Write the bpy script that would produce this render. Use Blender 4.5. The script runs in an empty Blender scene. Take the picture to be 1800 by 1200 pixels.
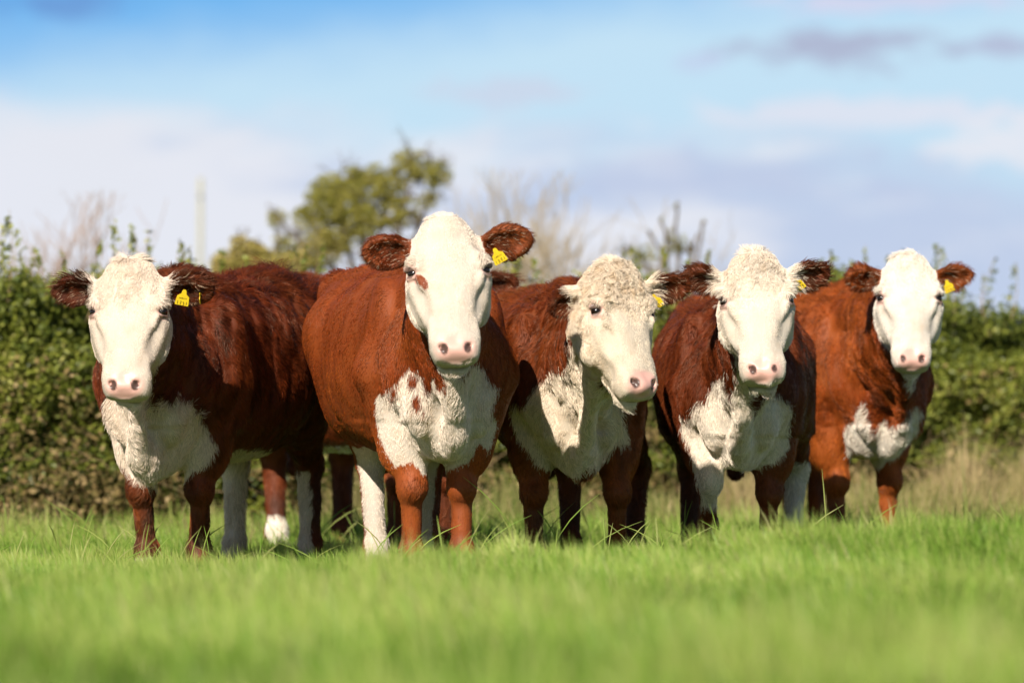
import bpy, bmesh, math, random
import numpy as np
from mathutils import Vector, Matrix

QUICK = False
F32 = np.float32
# ------------------------------------------------------------------ camera, sky, sun, exposure
scene = bpy.context.scene
CAM_H, HORIZON = 0.60, 760
cam_d = bpy.data.cameras.new('camera')
cam_d.lens = 200.0; cam_d.sensor_width = 36.0
cam_d.clip_start = 0.5; cam_d.clip_end = 6000
cam_d.dof.use_dof = True; cam_d.dof.focus_distance = 22.7; cam_d.dof.aperture_fstop = 2.5
cam = bpy.data.objects.new('camera', cam_d); scene.collection.objects.link(cam)
cam.location = (0, 0, CAM_H)
cam.rotation_euler = (math.radians(90) + math.atan((HORIZON - 600) / 10000.0), 0, 0)
scene.camera = cam
scene.view_settings.view_transform = 'Standard'; scene.view_settings.look = 'None'
scene.view_settings.gamma = 1.0; scene.view_settings.use_curve_mapping = False
scene.view_settings.exposure = 0.50
scene.cycles.max_bounces = 6; scene.cycles.transparent_max_bounces = 8

SUN_EL, SUN_AZ = math.radians(33), math.radians(19)      # azimuth: degrees to the left of the camera's back
sv = Vector((-math.sin(SUN_AZ) * math.cos(SUN_EL), -math.cos(SUN_AZ) * math.cos(SUN_EL), math.sin(SUN_EL)))
sun_d = bpy.data.lights.new('sun', 'SUN'); sun_d.energy = 5.0; sun_d.angle = math.radians(0.5); sun_d.color = (1.0, 0.93, 0.83)
sun = bpy.data.objects.new('sun', sun_d); scene.collection.objects.link(sun)
sun.rotation_euler = sv.to_track_quat('Z', 'Y').to_euler(); sun.location = (-8, -10, 12)

world = bpy.data.worlds.new('World'); scene.world = world; world.use_nodes = True

def build_sky():
    nt = world.node_tree; N = nt.nodes; L = nt.links; N.clear()
    def nd(t, **k):
        n = N.new(t)
        for a, b in k.items(): setattr(n, a, b)
        return n
    def math_(op, a, b=None, c=None, clamp=False):
        n = nd('ShaderNodeMath', operation=op, use_clamp=clamp)
        for i, v in enumerate((a, b, c)):
            if v is None: continue
            if isinstance(v, (int, float)): n.inputs[i].default_value = v
            else: L.new(v, n.inputs[i])
        return n.outputs[0]
    def mixc(f, a, b):
        n = nd('ShaderNodeMix', data_type='RGBA')
        if isinstance(f, (int, float)): n.inputs[0].default_value = f
        else: L.new(f, n.inputs[0])
        for s, v in ((6, a), (7, b)):
            if isinstance(v, tuple): n.inputs[s].default_value = v
            else: L.new(v, n.inputs[s])
        return n.outputs[2]
    out = nd('ShaderNodeOutputWorld'); bg = nd('ShaderNodeBackground'); L.new(bg.outputs[0], out.inputs[0])
    bg.inputs['Strength'].default_value = 0.05
    sky = nd('ShaderNodeTexSky', sky_type='NISHITA', sun_disc=False)
    sky.sun_elevation = SUN_EL; sky.sun_rotation = math.atan2(sv.x, sv.y); sky.air_density = 1.0; sky.dust_density = 0.3; sky.ozone_density = 2.0
    tc = nd('ShaderNodeTexCoord'); sep = nd('ShaderNodeSeparateXYZ'); L.new(tc.outputs['Generated'], sep.inputs[0])
    # azimuth and elevation in degrees of the looked-at piece of sky
    az = math_('MULTIPLY', math_('ARCTAN2', sep.outputs[0], sep.outputs[1]), 57.2958)
    el = math_('MULTIPLY', math_('ARCSINE', sep.outputs[2]), 57.2958)
    def vec(sx, sy, oz):
        c = nd('ShaderNodeCombineXYZ'); L.new(math_('MULTIPLY', az, sx), c.inputs[0]); L.new(math_('MULTIPLY', el, sy), c.inputs[1])
        c.inputs[2].default_value = oz; return c.outputs[0]
    def noise(v, scale, detail=4, rough=0.5):
        n = nd('ShaderNodeTexNoise'); L.new(v, n.inputs['Vector']); n.inputs['Scale'].default_value = scale
        n.inputs['Detail'].default_value = detail; n.inputs['Roughness'].default_value = rough; return n.outputs[0]
    def sstep(v, a, b):
        n = nd('ShaderNodeMapRange', interpolation_type='SMOOTHSTEP'); L.new(v, n.inputs[0])
        n.inputs[1].default_value = a; n.inputs[2].default_value = b; return n.outputs[0]
    k = 1 / 0.05                                                    # colours below are picture values, times 1/strength
    def col(r, g, b, e=0.65): return (r * k * e, g * k * e, b * k * e, 1)
    n1 = noise(vec(0.45, 1.0, 3.1), 0.75, 7, 0.58)
    n2 = noise(vec(0.35, 1.2, 8.7), 1.3, 7, 0.58)
    e1 = math_('ADD', el, math_('MULTIPLY', math_('SUBTRACT', n1, 0.5), 1.2))
    wp = noise(vec(0.8, 1.6, 5.2), 1.1, 6, 0.6)
    blue = mixc(sstep(math_('SUBTRACT', e1, math_('MULTIPLY', az, 0.10)), 3.55, 5.0), col(0.60, 0.83, 1.0), col(0.17, 0.50, 0.95))
    blue = mixc(sstep(e1, 4.6, 9.0), blue, col(0.05, 0.24, 0.72))
    # the bright cloud bank above the horizon: higher on the left, with a clear band on the right
    bank_top = math_('ADD', math_('MULTIPLY', az, -0.03), 3.10)
    bank = sstep(math_('SUBTRACT', math_('ADD', bank_top, math_('MULTIPLY', math_('SUBTRACT', n1, 0.5), 2.6)), el), -0.25, 0.65)
    shade = sstep(math_('ADD', math_('MULTIPLY', az, 0.085), math_('MULTIPLY', n2, 2.2)), 0.85, 1.45)
    ccol = mixc(shade, col(0.88, 0.89, 0.97), col(0.58, 0.67, 0.88))
    wisps = sstep(n1, 0.50, 0.66)
    ccol = mixc(math_('MULTIPLY', wisps, 0.6), ccol, col(0.87, 0.88, 0.95))
    base = mixc(math_('MULTIPLY', bank, 0.93), blue, ccol)
    # small grey-lilac clouds in the blue
    def puff(a0, e0, wa, we, amt, c):
        da = math_('DIVIDE', math_('SUBTRACT', az, a0), wa); de = math_('DIVIDE', math_('SUBTRACT', el, e0), we)
        r = math_('SQRT', math_('ADD', math_('MULTIPLY', da, da), math_('MULTIPLY', de, de)))
        r = math_('ADD', r, math_('MULTIPLY', math_('SUBTRACT', n3, 0.5), 3.0))
        m = math_('SUBTRACT', 1.0, sstep(r, 0.35, 1.15))
        return math_('MULTIPLY', m, amt), c
    n3 = noise(vec(0.9, 2.2, 1.3), 2.2, 6, 0.6)
    for p in ((3.4, 3.86, 1.15, 0.20, 0.95, col(0.47, 0.52, 0.70)), (4.95, 3.90, 0.42, 0.14, 0.85, col(0.50, 0.55, 0.74)),
              (0.0, 3.42, 0.85, 0.17, 0.8, col(0.66, 0.74, 0.90)), (1.9, 3.72, 0.3, 0.1, 0.5, col(0.60, 0.66, 0.9)),
              (3.8, 4.33, 1.6, 0.12, 0.8, col(0.75, 0.74, 0.93)), (-4.6, 4.3, 0.8, 0.2, 0.6, col(0.16, 0.30, 0.66)),
              (3.6, 3.2, 1.9, 0.22, 0.75, col(0.84, 0.85, 0.96)), (4.9, 2.9, .8, .3, .8, col(.9, .9, .97)), (2.0, 2.6, 2.4, .25, .5, col(.55, .63, .85))):
        m, c = puff(*p); base = mixc(m, base, c)
    high = sstep(el, 4.8, 7.5)                                  # above the cloud bank: the open sky
    fin = mixc(high, base, sky.outputs[0])
    low = sstep(el, -1.5, -0.2)
    fin = mixc(low, sky.outputs[0], fin)
    L.new(fin, bg.inputs['Color'])
build_sky()

# ------------------------------------------------------------------ helpers
def at(px, py, Y):
    """point at distance Y seen at pixel px, py of the 1800 x 1200 photograph"""
    return ((px - 900) * Y / 10000.0, Y, CAM_H + (HORIZON - py) * Y / 10000.0)

def tag(o, label=None, cat=None, group=None, kind=None):
    if label: o['label'] = label
    if cat: o['category'] = cat
    if group: o['group'] = group
    if kind: o['kind'] = kind
    return o

def link(o, parent=None):
    scene.collection.objects.link(o)
    if parent is not None: o.parent = parent
    return o

def mesh_obj(name, V, Fl, Fs, mats, parent=None, smooth=True, attrs=(), midx=None):
    """V (n,3); Fl flat loop vertex indices; Fs loop counts per face; attrs: (name, type, domain, array)"""
    me = bpy.data.meshes.new(name)
    V = np.ascontiguousarray(V, F32); Fl = np.ascontiguousarray(Fl, np.int32).ravel(); Fs = np.ascontiguousarray(Fs, np.int32)
    me.vertices.add(len(V)); me.vertices.foreach_set('co', V.ravel())
    me.loops.add(len(Fl)); me.loops.foreach_set('vertex_index', Fl)
    me.polygons.add(len(Fs)); st = np.concatenate(([0], np.cumsum(Fs)[:-1])).astype(np.int32)
    me.polygons.foreach_set('loop_start', st)
    me.polygons.foreach_set('use_smooth', np.full(len(Fs), smooth))
    if midx is not None: me.polygons.foreach_set('material_index', np.ascontiguousarray(midx, np.int32))
    for n, ty, dom, arr in attrs:
        a = me.attributes.new(n, ty, dom)
        a.data.foreach_set('color' if ty == 'FLOAT_COLOR' else 'value', np.ascontiguousarray(arr, F32).ravel())
    me.update(calc_edges=True)
    for m in (mats if isinstance(mats, (list, tuple)) else [mats]): me.materials.append(m)
    o = bpy.data.objects.new(name, me)
    return link(o, parent)

_T = np.random.default_rng(7).random((32, 32, 32)).astype(F32) * 2 - 1
def vnoise(x, y, z, seed=0):
    x = np.asarray(x, F32) + seed * 7.31; y = np.asarray(y, F32) + seed * 3.77; z = np.asarray(z, F32) + seed * 5.13
    xi = np.floor(x).astype(np.int32); yi = np.floor(y).astype(np.int32); zi = np.floor(z).astype(np.int32)
    fx = x - xi; fy = y - yi; fz = z - zi
    fx = fx * fx * (3 - 2 * fx); fy = fy * fy * (3 - 2 * fy); fz = fz * fz * (3 - 2 * fz)
    xi &= 31; yi &= 31; zi &= 31; x1 = (xi + 1) & 31; y1 = (yi + 1) & 31; z1 = (zi + 1) & 31
    def l(a, b, f): return a + (b - a) * f
    c0 = l(l(_T[xi, yi, zi], _T[x1, yi, zi], fx), l(_T[xi, y1, zi], _T[x1, y1, zi], fx), fy)
    c1 = l(l(_T[xi, yi, z1], _T[x1, yi, z1], fx), l(_T[xi, y1, z1], _T[x1, y1, z1], fx), fy)
    return l(c0, c1, fz)
def fbm(P, s, seed=0, o=3):
    r = 0; a = 1.0
    for i in range(o):
        r = r + a * vnoise(P[..., 0] * s, P[..., 1] * s, P[..., 2] * s, seed + i); s *= 2.03; a *= 0.5
    return r

class NT:
    """small node-tree writer"""
    def __init__(s, name):
        s.m = bpy.data.materials.new(name); s.m.use_nodes = True; s.t = s.m.node_tree; s.t.nodes.clear()
        s.out = s.t.nodes.new('ShaderNodeOutputMaterial')
    def n(s, ty, ins=None, **k):
        nd = s.t.nodes.new(ty)
        for a, b in k.items(): setattr(nd, a, b)
        for a, v in (ins or {}).items():
            i = nd.inputs[a]
            if isinstance(v, bpy.types.NodeSocket): s.t.links.new(v, i)
            elif v is not None: i.default_value = v
        return nd
    def math(s, op, a, b=None, c=None, clamp=False):
        return s.n('ShaderNodeMath', {0: a, 1: b, 2: c} if c is not None else ({0: a, 1: b} if b is not None else {0: a}), operation=op, use_clamp=clamp).outputs[0]
    def attr(s, name): return s.n('ShaderNodeAttribute', attribute_name=name)
    def mix(s, f, a, b, bt='MIX'):
        return s.n('ShaderNodeMix', {0: f, 6: a, 7: b}, data_type='RGBA', blend_type=bt).outputs[2]
    def noise(s, vec, scale, detail=3, rough=0.5):
        return s.n('ShaderNodeTexNoise', {'Vector': vec, 'Scale': scale, 'Detail': detail, 'Roughness': rough})
    def map(s, v, a, b, c=0.0, d=1.0, smooth=True):
        return s.n('ShaderNodeMapRange', {0: v, 1: a, 2: b, 3: c, 4: d}, interpolation_type='SMOOTHSTEP' if smooth else 'LINEAR').outputs[0]
    def link(s, a, b): s.t.links.new(a, b)
    def done(s, sh): s.t.links.new(sh, s.out.inputs['Surface']); return s.m

def simple_mat(name, col, rough=0.6, spec=0.3, var=0.0, vscale=8.0):
    t = NT(name); c = (*col, 1)
    if var:
        tc = t.n('ShaderNodeTexCoord').outputs['Object']; nz = t.noise(tc, vscale, 4)
        c = t.mix(nz.outputs[0], tuple(x * (1 - var) for x in col) + (1,), tuple(min(1, x * (1 + var)) for x in col) + (1,))
    return t.done(t.n('ShaderNodeBsdfPrincipled', {'Base Color': c, 'Roughness': rough, 'Specular IOR Level': spec}).outputs[0])

def tubes(paths, sides=5):
    """paths: list of (points (n,3), radii (n,)) -> V, Fl, Fs"""
    V = []; Fl = []; off = 0
    for P, R in paths:
        P = np.asarray(P, float); R = np.asarray(R, float); n = len(P)
        T = np.gradient(P, axis=0); T /= np.linalg.norm(T, axis=1)[:, None] + 1e-9
        up = np.where(np.abs(T[:, 2:3]) > 0.9, [[1.0, 0, 0]], [[0, 0, 1.0]])
        A = np.cross(T, up); A /= np.linalg.norm(A, axis=1)[:, None] + 1e-9; B = np.cross(T, A)
        for i in range(1, n):
            if np.dot(A[i], A[i - 1]) < 0: A[i] *= -1; B[i] *= -1
        ang = np.arange(sides) * 2 * np.pi / sides
        ring = P[:, None] + R[:, None, None] * (A[:, None] * np.cos(ang)[None, :, None] + B[:, None] * np.sin(ang)[None, :, None])
        V.append(ring.reshape(-1, 3))
        i = np.arange(n - 1)[:, None] * sides; j = np.arange(sides)[None]; j1 = (j + 1) % sides
        q = np.stack([i + j, i + j1, i + sides + j1, i + sides + j], -1).reshape(-1, 4) + off
        Fl.append(q); off += n * sides
    V = np.concatenate(V); Fl = np.concatenate(Fl)
    return V, Fl, np.full(len(Fl), 4)
# ------------------------------------------------------------------ signed-distance modelling of the cattle
def nrm(v): v = np.asarray(v, float); return v / np.linalg.norm(v)

def d_cone(a, b, ra, rb, sq=None):
    a = np.asarray(a, F32); b = np.asarray(b, F32); ab = b - a; L2 = float(ab @ ab) + 1e-9
    if sq is not None: ax = np.asarray(nrm(sq[0]), F32); sc = sq[1]
    def f(x, y, z):
        t = np.clip(((x - a[0]) * ab[0] + (y - a[1]) * ab[1] + (z - a[2]) * ab[2]) / L2, 0, 1)
        dx = x - (a[0] + t * ab[0]); dy = y - (a[1] + t * ab[1]); dz = z - (a[2] + t * ab[2])
        if sq is not None:
            q = dx * ax[0] + dy * ax[1] + dz * ax[2]; q = q * (sc - 1); dx = dx + q * ax[0]; dy = dy + q * ax[1]; dz = dz + q * ax[2]
        return (np.sqrt(dx * dx + dy * dy + dz * dz) - (ra + t * (rb - ra))) / (1.0 if sq is None else max(1.0, sc ** 0.5))
    m = max(ra, rb)
    return f, np.minimum(a, b) - m, np.maximum(a, b) + m

def d_ell(c, r, R=None):
    """ellipsoid: centre, radii, rows of R are its axes"""
    c = np.asarray(c, F32); r = np.asarray(r, F32); R = np.eye(3) if R is None else np.asarray(R)
    R = R.astype(F32)
    def f(x, y, z):
        dx = x - c[0]; dy = y - c[1]; dz = z - c[2]
        u = (dx * R[0, 0] + dy * R[0, 1] + dz * R[0, 2]); v = (dx * R[1, 0] + dy * R[1, 1] + dz * R[1, 2]); w = (dx * R[2, 0] + dy * R[2, 1] + dz * R[2, 2])
        k0 = np.sqrt((u / r[0]) ** 2 + (v / r[1]) ** 2 + (w / r[2]) ** 2)
        k1 = np.sqrt((u / r[0] ** 2) ** 2 + (v / r[1] ** 2) ** 2 + (w / r[2] ** 2) ** 2) + 1e-6
        return k0 * (k0 - 1) / k1
    e = np.sqrt((R.T ** 2) @ (r ** 2))
    return f, c - e, c + e

def d_loft(o, X, T, U, st, n=2.3, flat_up=None):
    """o origin; X lateral, T along, U up unit vectors; st rows: t, half width, up, down"""
    o = np.asarray(o, F32); X = np.asarray(X, F32); T = np.asarray(T, F32); U = np.asarray(U, F32)
    st = np.asarray(st, float); tt = np.linspace(st[0, 0], st[-1, 0], 160)
    def sm(col):          # monotone-ish cubic resample
        g = np.gradient(st[:, col], st[:, 0]); i = np.clip(np.searchsorted(st[:, 0], tt, 'right') - 1, 0, len(st) - 2)
        h = st[i + 1, 0] - st[i, 0]; u = (tt - st[i, 0]) / h
        y = (2 * u**3 - 3 * u**2 + 1) * st[i, col] + (u**3 - 2 * u**2 + u) * h * g[i] + (-2 * u**3 + 3 * u**2) * st[i + 1, col] + (u**3 - u**2) * h * g[i + 1]
        return y
    W, A, B = sm(1), sm(2), sm(3)
    mid = (A - B) / 2; H = (A + B) / 2
    def f(x, y, z):
        dx = x - o[0]; dy = y - o[1]; dz = z - o[2]
        t = dx * T[0] + dy * T[1] + dz * T[2]; s = dx * X[0] + dy * X[1] + dz * X[2]; u = dx * U[0] + dy * U[1] + dz * U[2]
        sh = t.shape
        tr = t.ravel()
        w = np.interp(tr, tt, W).reshape(sh).astype(F32); m = np.interp(tr, tt, mid).reshape(sh).astype(F32); h = np.interp(tr, tt, H).reshape(sh).astype(F32)
        v = u - m
        rho = ((np.abs(s) / w) ** n + (np.abs(v) / h) ** n) ** (1.0 / n) + 1e-5
        rad = np.sqrt(s * s + v * v)
        d = rad * (1 - 1 / rho)
        d = np.where(rad < 1e-3, -np.minimum(w, h), d)
        over = np.maximum(np.maximum(tt[0] - t, t - tt[-1]), 0)
        return (np.where(over > 0, np.sqrt(np.maximum(d, 0) ** 2 + over ** 2), d) * 0.92).astype(F32)
    m = float(max(W.max(), np.abs(A).max(), np.abs(B).max()))
    p0 = o + T * tt[0]; p1 = o + T * tt[-1]
    return f, np.minimum(p0, p1) - m, np.maximum(p0, p1) + m

class Field:
    def __init__(s, xs, ys, zs):
        s.ax = [np.asarray(a, F32) for a in (xs, ys, zs)]
        s.D = np.full([len(a) for a in s.ax], 0.5, F32)
    def sl(s, lo, hi, m):
        r = []
        for a, l, h in zip(s.ax, lo, hi):
            i = np.searchsorted(a, l - m); j = np.searchsorted(a, h + m); r.append(slice(max(0, i), min(len(a), j)))
        return r
    def grid(s, q):
        x, y, z = [a[i] for a, i in zip(s.ax, q)]
        return x[:, None, None], y[None, :, None], z[None, None, :]
    def add(s, prim, k=0.02, op='u'):
        f, lo, hi = prim; q = s.sl(lo, hi, k + 0.045)
        if any(i.stop - i.start < 2 for i in q): return
        X, Y, Z = s.grid(q); d = np.broadcast_to(f(X, Y, Z), s.D[tuple(q)].shape)
        D = s.D[tuple(q)]
        if op == 'u':
            h = np.maximum(k - np.abs(D - d), 0) / k; s.D[tuple(q)] = np.minimum(D, d) - h * h * k * 0.25
        else:
            h = np.maximum(k - np.abs(D + d), 0) / k; s.D[tuple(q)] = np.maximum(D, -d) + h * h * k * 0.25

def surface_nets(F):
    D = F.D; S = D < 0
    c = np.zeros([n - 1 for n in D.shape], np.int8)
    for i in (0, 1):
        for j in (0, 1):
            for k in (0, 1): c += S[i:S.shape[0] - 1 + i, j:S.shape[1] - 1 + j, k:S.shape[2] - 1 + k]
    act = np.argwhere((c > 0) & (c < 8)); I, J, K = act.T
    idx = np.full(c.shape, -1, np.int32); idx[I, J, K] = np.arange(len(act))
    pos = np.zeros((len(act), 3)); cnt = np.zeros(len(act))
    ax = F.ax
    corners = [(i, j, k) for i in (0, 1) for j in (0, 1) for k in (0, 1)]
    for a in corners:
        for axis in range(3):
            if a[axis]: continue
            b = list(a); b[axis] = 1
            d0 = D[I + a[0], J + a[1], K + a[2]]; d1 = D[I + b[0], J + b[1], K + b[2]]
            m = (d0 < 0) != (d1 < 0); t = np.where(m, d0 / np.where(m, d0 - d1, 1), 0)
            p0 = np.stack([ax[0][I + a[0]], ax[1][J + a[1]], ax[2][K + a[2]]], 1); p1 = np.stack([ax[0][I + b[0]], ax[1][J + b[1]], ax[2][K + b[2]]], 1)
            pos += np.where(m[:, None], p0 + (p1 - p0) * t[:, None], 0); cnt += m
    V = pos / cnt[:, None]
    quads = []
    for axis in range(3):
        s0 = [slice(None)] * 3; s1 = [slice(None)] * 3; s0[axis] = slice(0, -1); s1[axis] = slice(1, None)
        A = S[tuple(s0)]; B = S[tuple(s1)]
        e = np.argwhere(A != B); o1, o2 = (axis + 1) % 3, (axis + 2) % 3
        ok = (e[:, o1] > 0) & (e[:, o2] > 0) & (e[:, o1] < S.shape[o1] - 1) & (e[:, o2] < S.shape[o2] - 1); e = e[ok]
        ins = A[tuple(e.T)]
        def g(d1, d2):
            q = e.copy(); q[:, o1] -= d1; q[:, o2] -= d2; return idx[tuple(q.T)]
        q = np.stack([g(1, 1), g(0, 1), g(0, 0), g(1, 0)], 1)
        q = np.where(ins[:, None], q, q[:, ::-1]); quads.append(q)
    Q = np.concatenate(quads)
    # keep only the largest connected piece set: drop stray islands by label propagation
    lab = np.arange(len(V))
    for _ in range(400):
        m = lab[Q].min(1); new = lab.copy(); np.minimum.at(new, Q.ravel(), np.repeat(m, 4)); new = new[new]
        if np.array_equal(new, lab): break
        lab = new
    root = np.bincount(lab).argmax(); keep = lab == root
    remap = np.cumsum(keep) - 1; Q = remap[Q[keep[Q].all(1)]]
    return V[keep], Q

def axis_lines(lo, hi, f0, f1, fine, coarse):
    a = list(np.arange(lo, min(f0, hi), coarse)); b = list(np.arange(max(f0, lo), min(f1, hi), fine)); c = list(np.arange(max(f1, lo), hi + coarse, coarse))
    return np.array(a + b + c, F32)

def poly_sd(px, pz, pts):
    """signed distance to polygon, positive inside"""
    pts = np.asarray(pts, float); d = np.full(px.shape, 1e9); ins = np.zeros(px.shape, bool)
    n = len(pts)
    for i in range(n):
        a = pts[i]; b = pts[(i + 1) % n]; e = b - a; wx = px - a[0]; wz = pz - a[1]
        t = np.clip((wx * e[0] + wz * e[1]) / (e @ e), 0, 1); d = np.minimum(d, (wx - e[0] * t) ** 2 + (wz - e[1] * t) ** 2)
        cnd = ((a[1] <= pz) != (b[1] <= pz)) & (px < a[0] + (pz - a[1]) * e[0] / (e[1] if e[1] else 1e-9)); ins ^= cnd
    return np.where(ins, 1, -1) * np.sqrt(d)

TRUNK = [(-.86, .03, .90, -.80), (-.82, .13, .99, -.64), (-.74, .205, 1.08, -.53), (-.60, .255, 1.19, -.475), (-.45, .285, 1.245, -.475), (-.22, .305, 1.235, -.49),
         (.1, .37, 1.225, -.475), (.35, .37, 1.235, -.50), (.55, .335, 1.255, -.58), (.72, .28, 1.245, -.68), (.85, .17, 1.18, -.80), (.91, .04, 1.08, -.93)]
HEAD = [(-.235, .02, .045, .005), (-.215, .065, .088, .04), (-.17, .112, .118, .08), (-.10, .143, .118, .13), (-.04, .156, .112, .16), (.02, .157, .108, .17), (.08, .146, .104, .165),
        (.16, .122, .094, .138), (.235, .098, .080, .108), (.29, .090, .072, .09), (.335, .087, .064, .082), (.362, .080, .050, .066), (.378, .066, .034, .05), (.388, .02, .010, .02)]

class Cow: pass
def frame_cow(c):
    """root position and the world <-> body transforms"""
    th = math.radians(c['theta']); st, ct = math.sin(th), math.cos(th)
    s = c['s']; Xf = (c['fore'] - 900) * c['Yf'] / 10000.0
    yf = -.52 * s
    c['X0'] = Xf - yf * st; c['Y0'] = c['Yf'] - yf * ct; c['st'] = st; c['ct'] = ct
def to_body(c, P):
    P = np.asarray(P, float); x = P[..., 0] - c['X0']; y = P[..., 1] - c['Y0']
    return np.stack([x * c['ct'] - y * c['st'], x * c['st'] + y * c['ct'], P[..., 2]], -1)
def to_world(c, P):
    P = np.asarray(P, float)
    return np.stack([c['X0'] + P[..., 0] * c['ct'] + P[..., 1] * c['st'], c['Y0'] - P[..., 0] * c['st'] + P[..., 1] * c['ct'], P[..., 2]], -1)
def dir_body(c, v): return np.array([v[0] * c['ct'] - v[1] * c['st'], v[0] * c['st'] + v[1] * c['ct'], v[2]])
def leg_x(c, px, yb):
    """lateral body coordinate of something at body depth yb seen at column px"""
    Xw = (px - 900) * (c['Y0'] + yb * c['ct']) / 10000.0
    return (Xw - c['X0'] - yb * c['st']) / c['ct']
def coat_material(name, cow):
    br = cow['brown']; t = NT(name)
    tc = t.n('ShaderNodeTexCoord').outputs['Object']
    W = t.attr('whiteness').outputs['Fac']; pk = t.attr('bare_pink').outputs['Fac']; dk = t.attr('dark_skin').outputs['Fac']
    mp = t.n('ShaderNodeMapping', {'Vector': tc, 'Scale': (38, 38, 11)}).outputs[0]
    n1 = t.noise(mp, 1.0, 5, 0.62).outputs[0]
    mp2 = t.n('ShaderNodeMapping', {'Vector': tc, 'Scale': (150, 150, 34)}).outputs[0]
    n2 = t.noise(mp2, 1.0, 3, 0.6).outputs[0]
    n3 = t.noise(tc, 6.0, 3).outputs[0]
    w = t.math('ADD', W, t.math('MULTIPLY', t.math('SUBTRACT', n1, 0.5), 0.035))
    w = t.map(w, -0.004, 0.006)
    brown = t.mix(n1, tuple(v * 0.45 for v in br) + (1,), tuple(v * 1.45 for v in br) + (1,))
    brown = t.mix(t.map(n3, .35, .7), brown, t.mix(0.5, brown, (br[0] * 1.3, br[1] * 1.6, br[2] * 1.5, 1)))
    sp = t.n('ShaderNodeSeparateXYZ', {'Vector': tc}); lowf = t.math('MULTIPLY', t.map(sp.outputs[2], .66 * cow['s'], .52 * cow['s']), t.map(sp.outputs[1], .02, -.02))
    brown = t.mix(lowf, brown, t.mix(n1, tuple(v * .8 for v in br) + (1,), (br[0] * 1.9, br[1] * 2.2, br[2] * 2, 1)))  # lighter short hair on the forelegs, with their sunlit look put into the colour
    wc = cow.get('white', (0.68, 0.57, 0.43))
    white = t.mix(n1, tuple(v * 0.86 for v in wc) + (1,), tuple(min(.9, v * 1.08) for v in wc) + (1,))
    white = t.mix(t.math('MULTIPLY', t.map(t.noise(tc, 13.0, 5, .65).outputs[0], .45, .75), .5), white, (wc[0] * .86, wc[1] * .72, wc[2] * .58, 1))
    c = t.mix(w, brown, white)
    c = t.mix(pk, c, (0.70, 0.40, 0.33, 1)); c = t.mix(dk, c, (0.035, 0.02, 0.016, 1))
    h = t.math('ADD', t.math('MULTIPLY', n1, 0.7), t.math('MULTIPLY', n2, 0.3))
    hb = t.math('MULTIPLY', h, t.math('SUBTRACT', 1.0, pk))
    bm = t.n('ShaderNodeBump', {'Strength': 0.55, 'Distance': 0.010, 'Height': hb}).outputs[0]
    rg = t.math('ADD', 0.62, t.math('MULTIPLY', pk, -0.30))
    b = t.n('ShaderNodeBsdfPrincipled', {'Base Color': c, 'Roughness': rg, 'Specular IOR Level': 0.3, 'Normal': bm})
    return t.done(b.outputs[0])

def fur_material():
    t = NT('fur_strands'); c = t.attr('strand_colour').outputs['Color']
    b = t.n('ShaderNodeBsdfPrincipled', {'Base Color': c, 'Roughness': 0.38, 'Specular IOR Level': 0.35, 'Specular Tint': (1, .75, .55, 1)})
    return t.done(b.outputs[0])
M_FUR = fur_material()
M_EYE = simple_mat('eye_dark', (0.010, 0.006, 0.004), 0.12, 0.5)
M_TAG = simple_mat('yellow_plastic', (0.78, 0.54, 0.02), 0.5, 0.3, 0.25, 45)
M_INK = simple_mat('black_print', (0.05, 0.035, 0.01), 0.5, 0.3)

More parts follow.
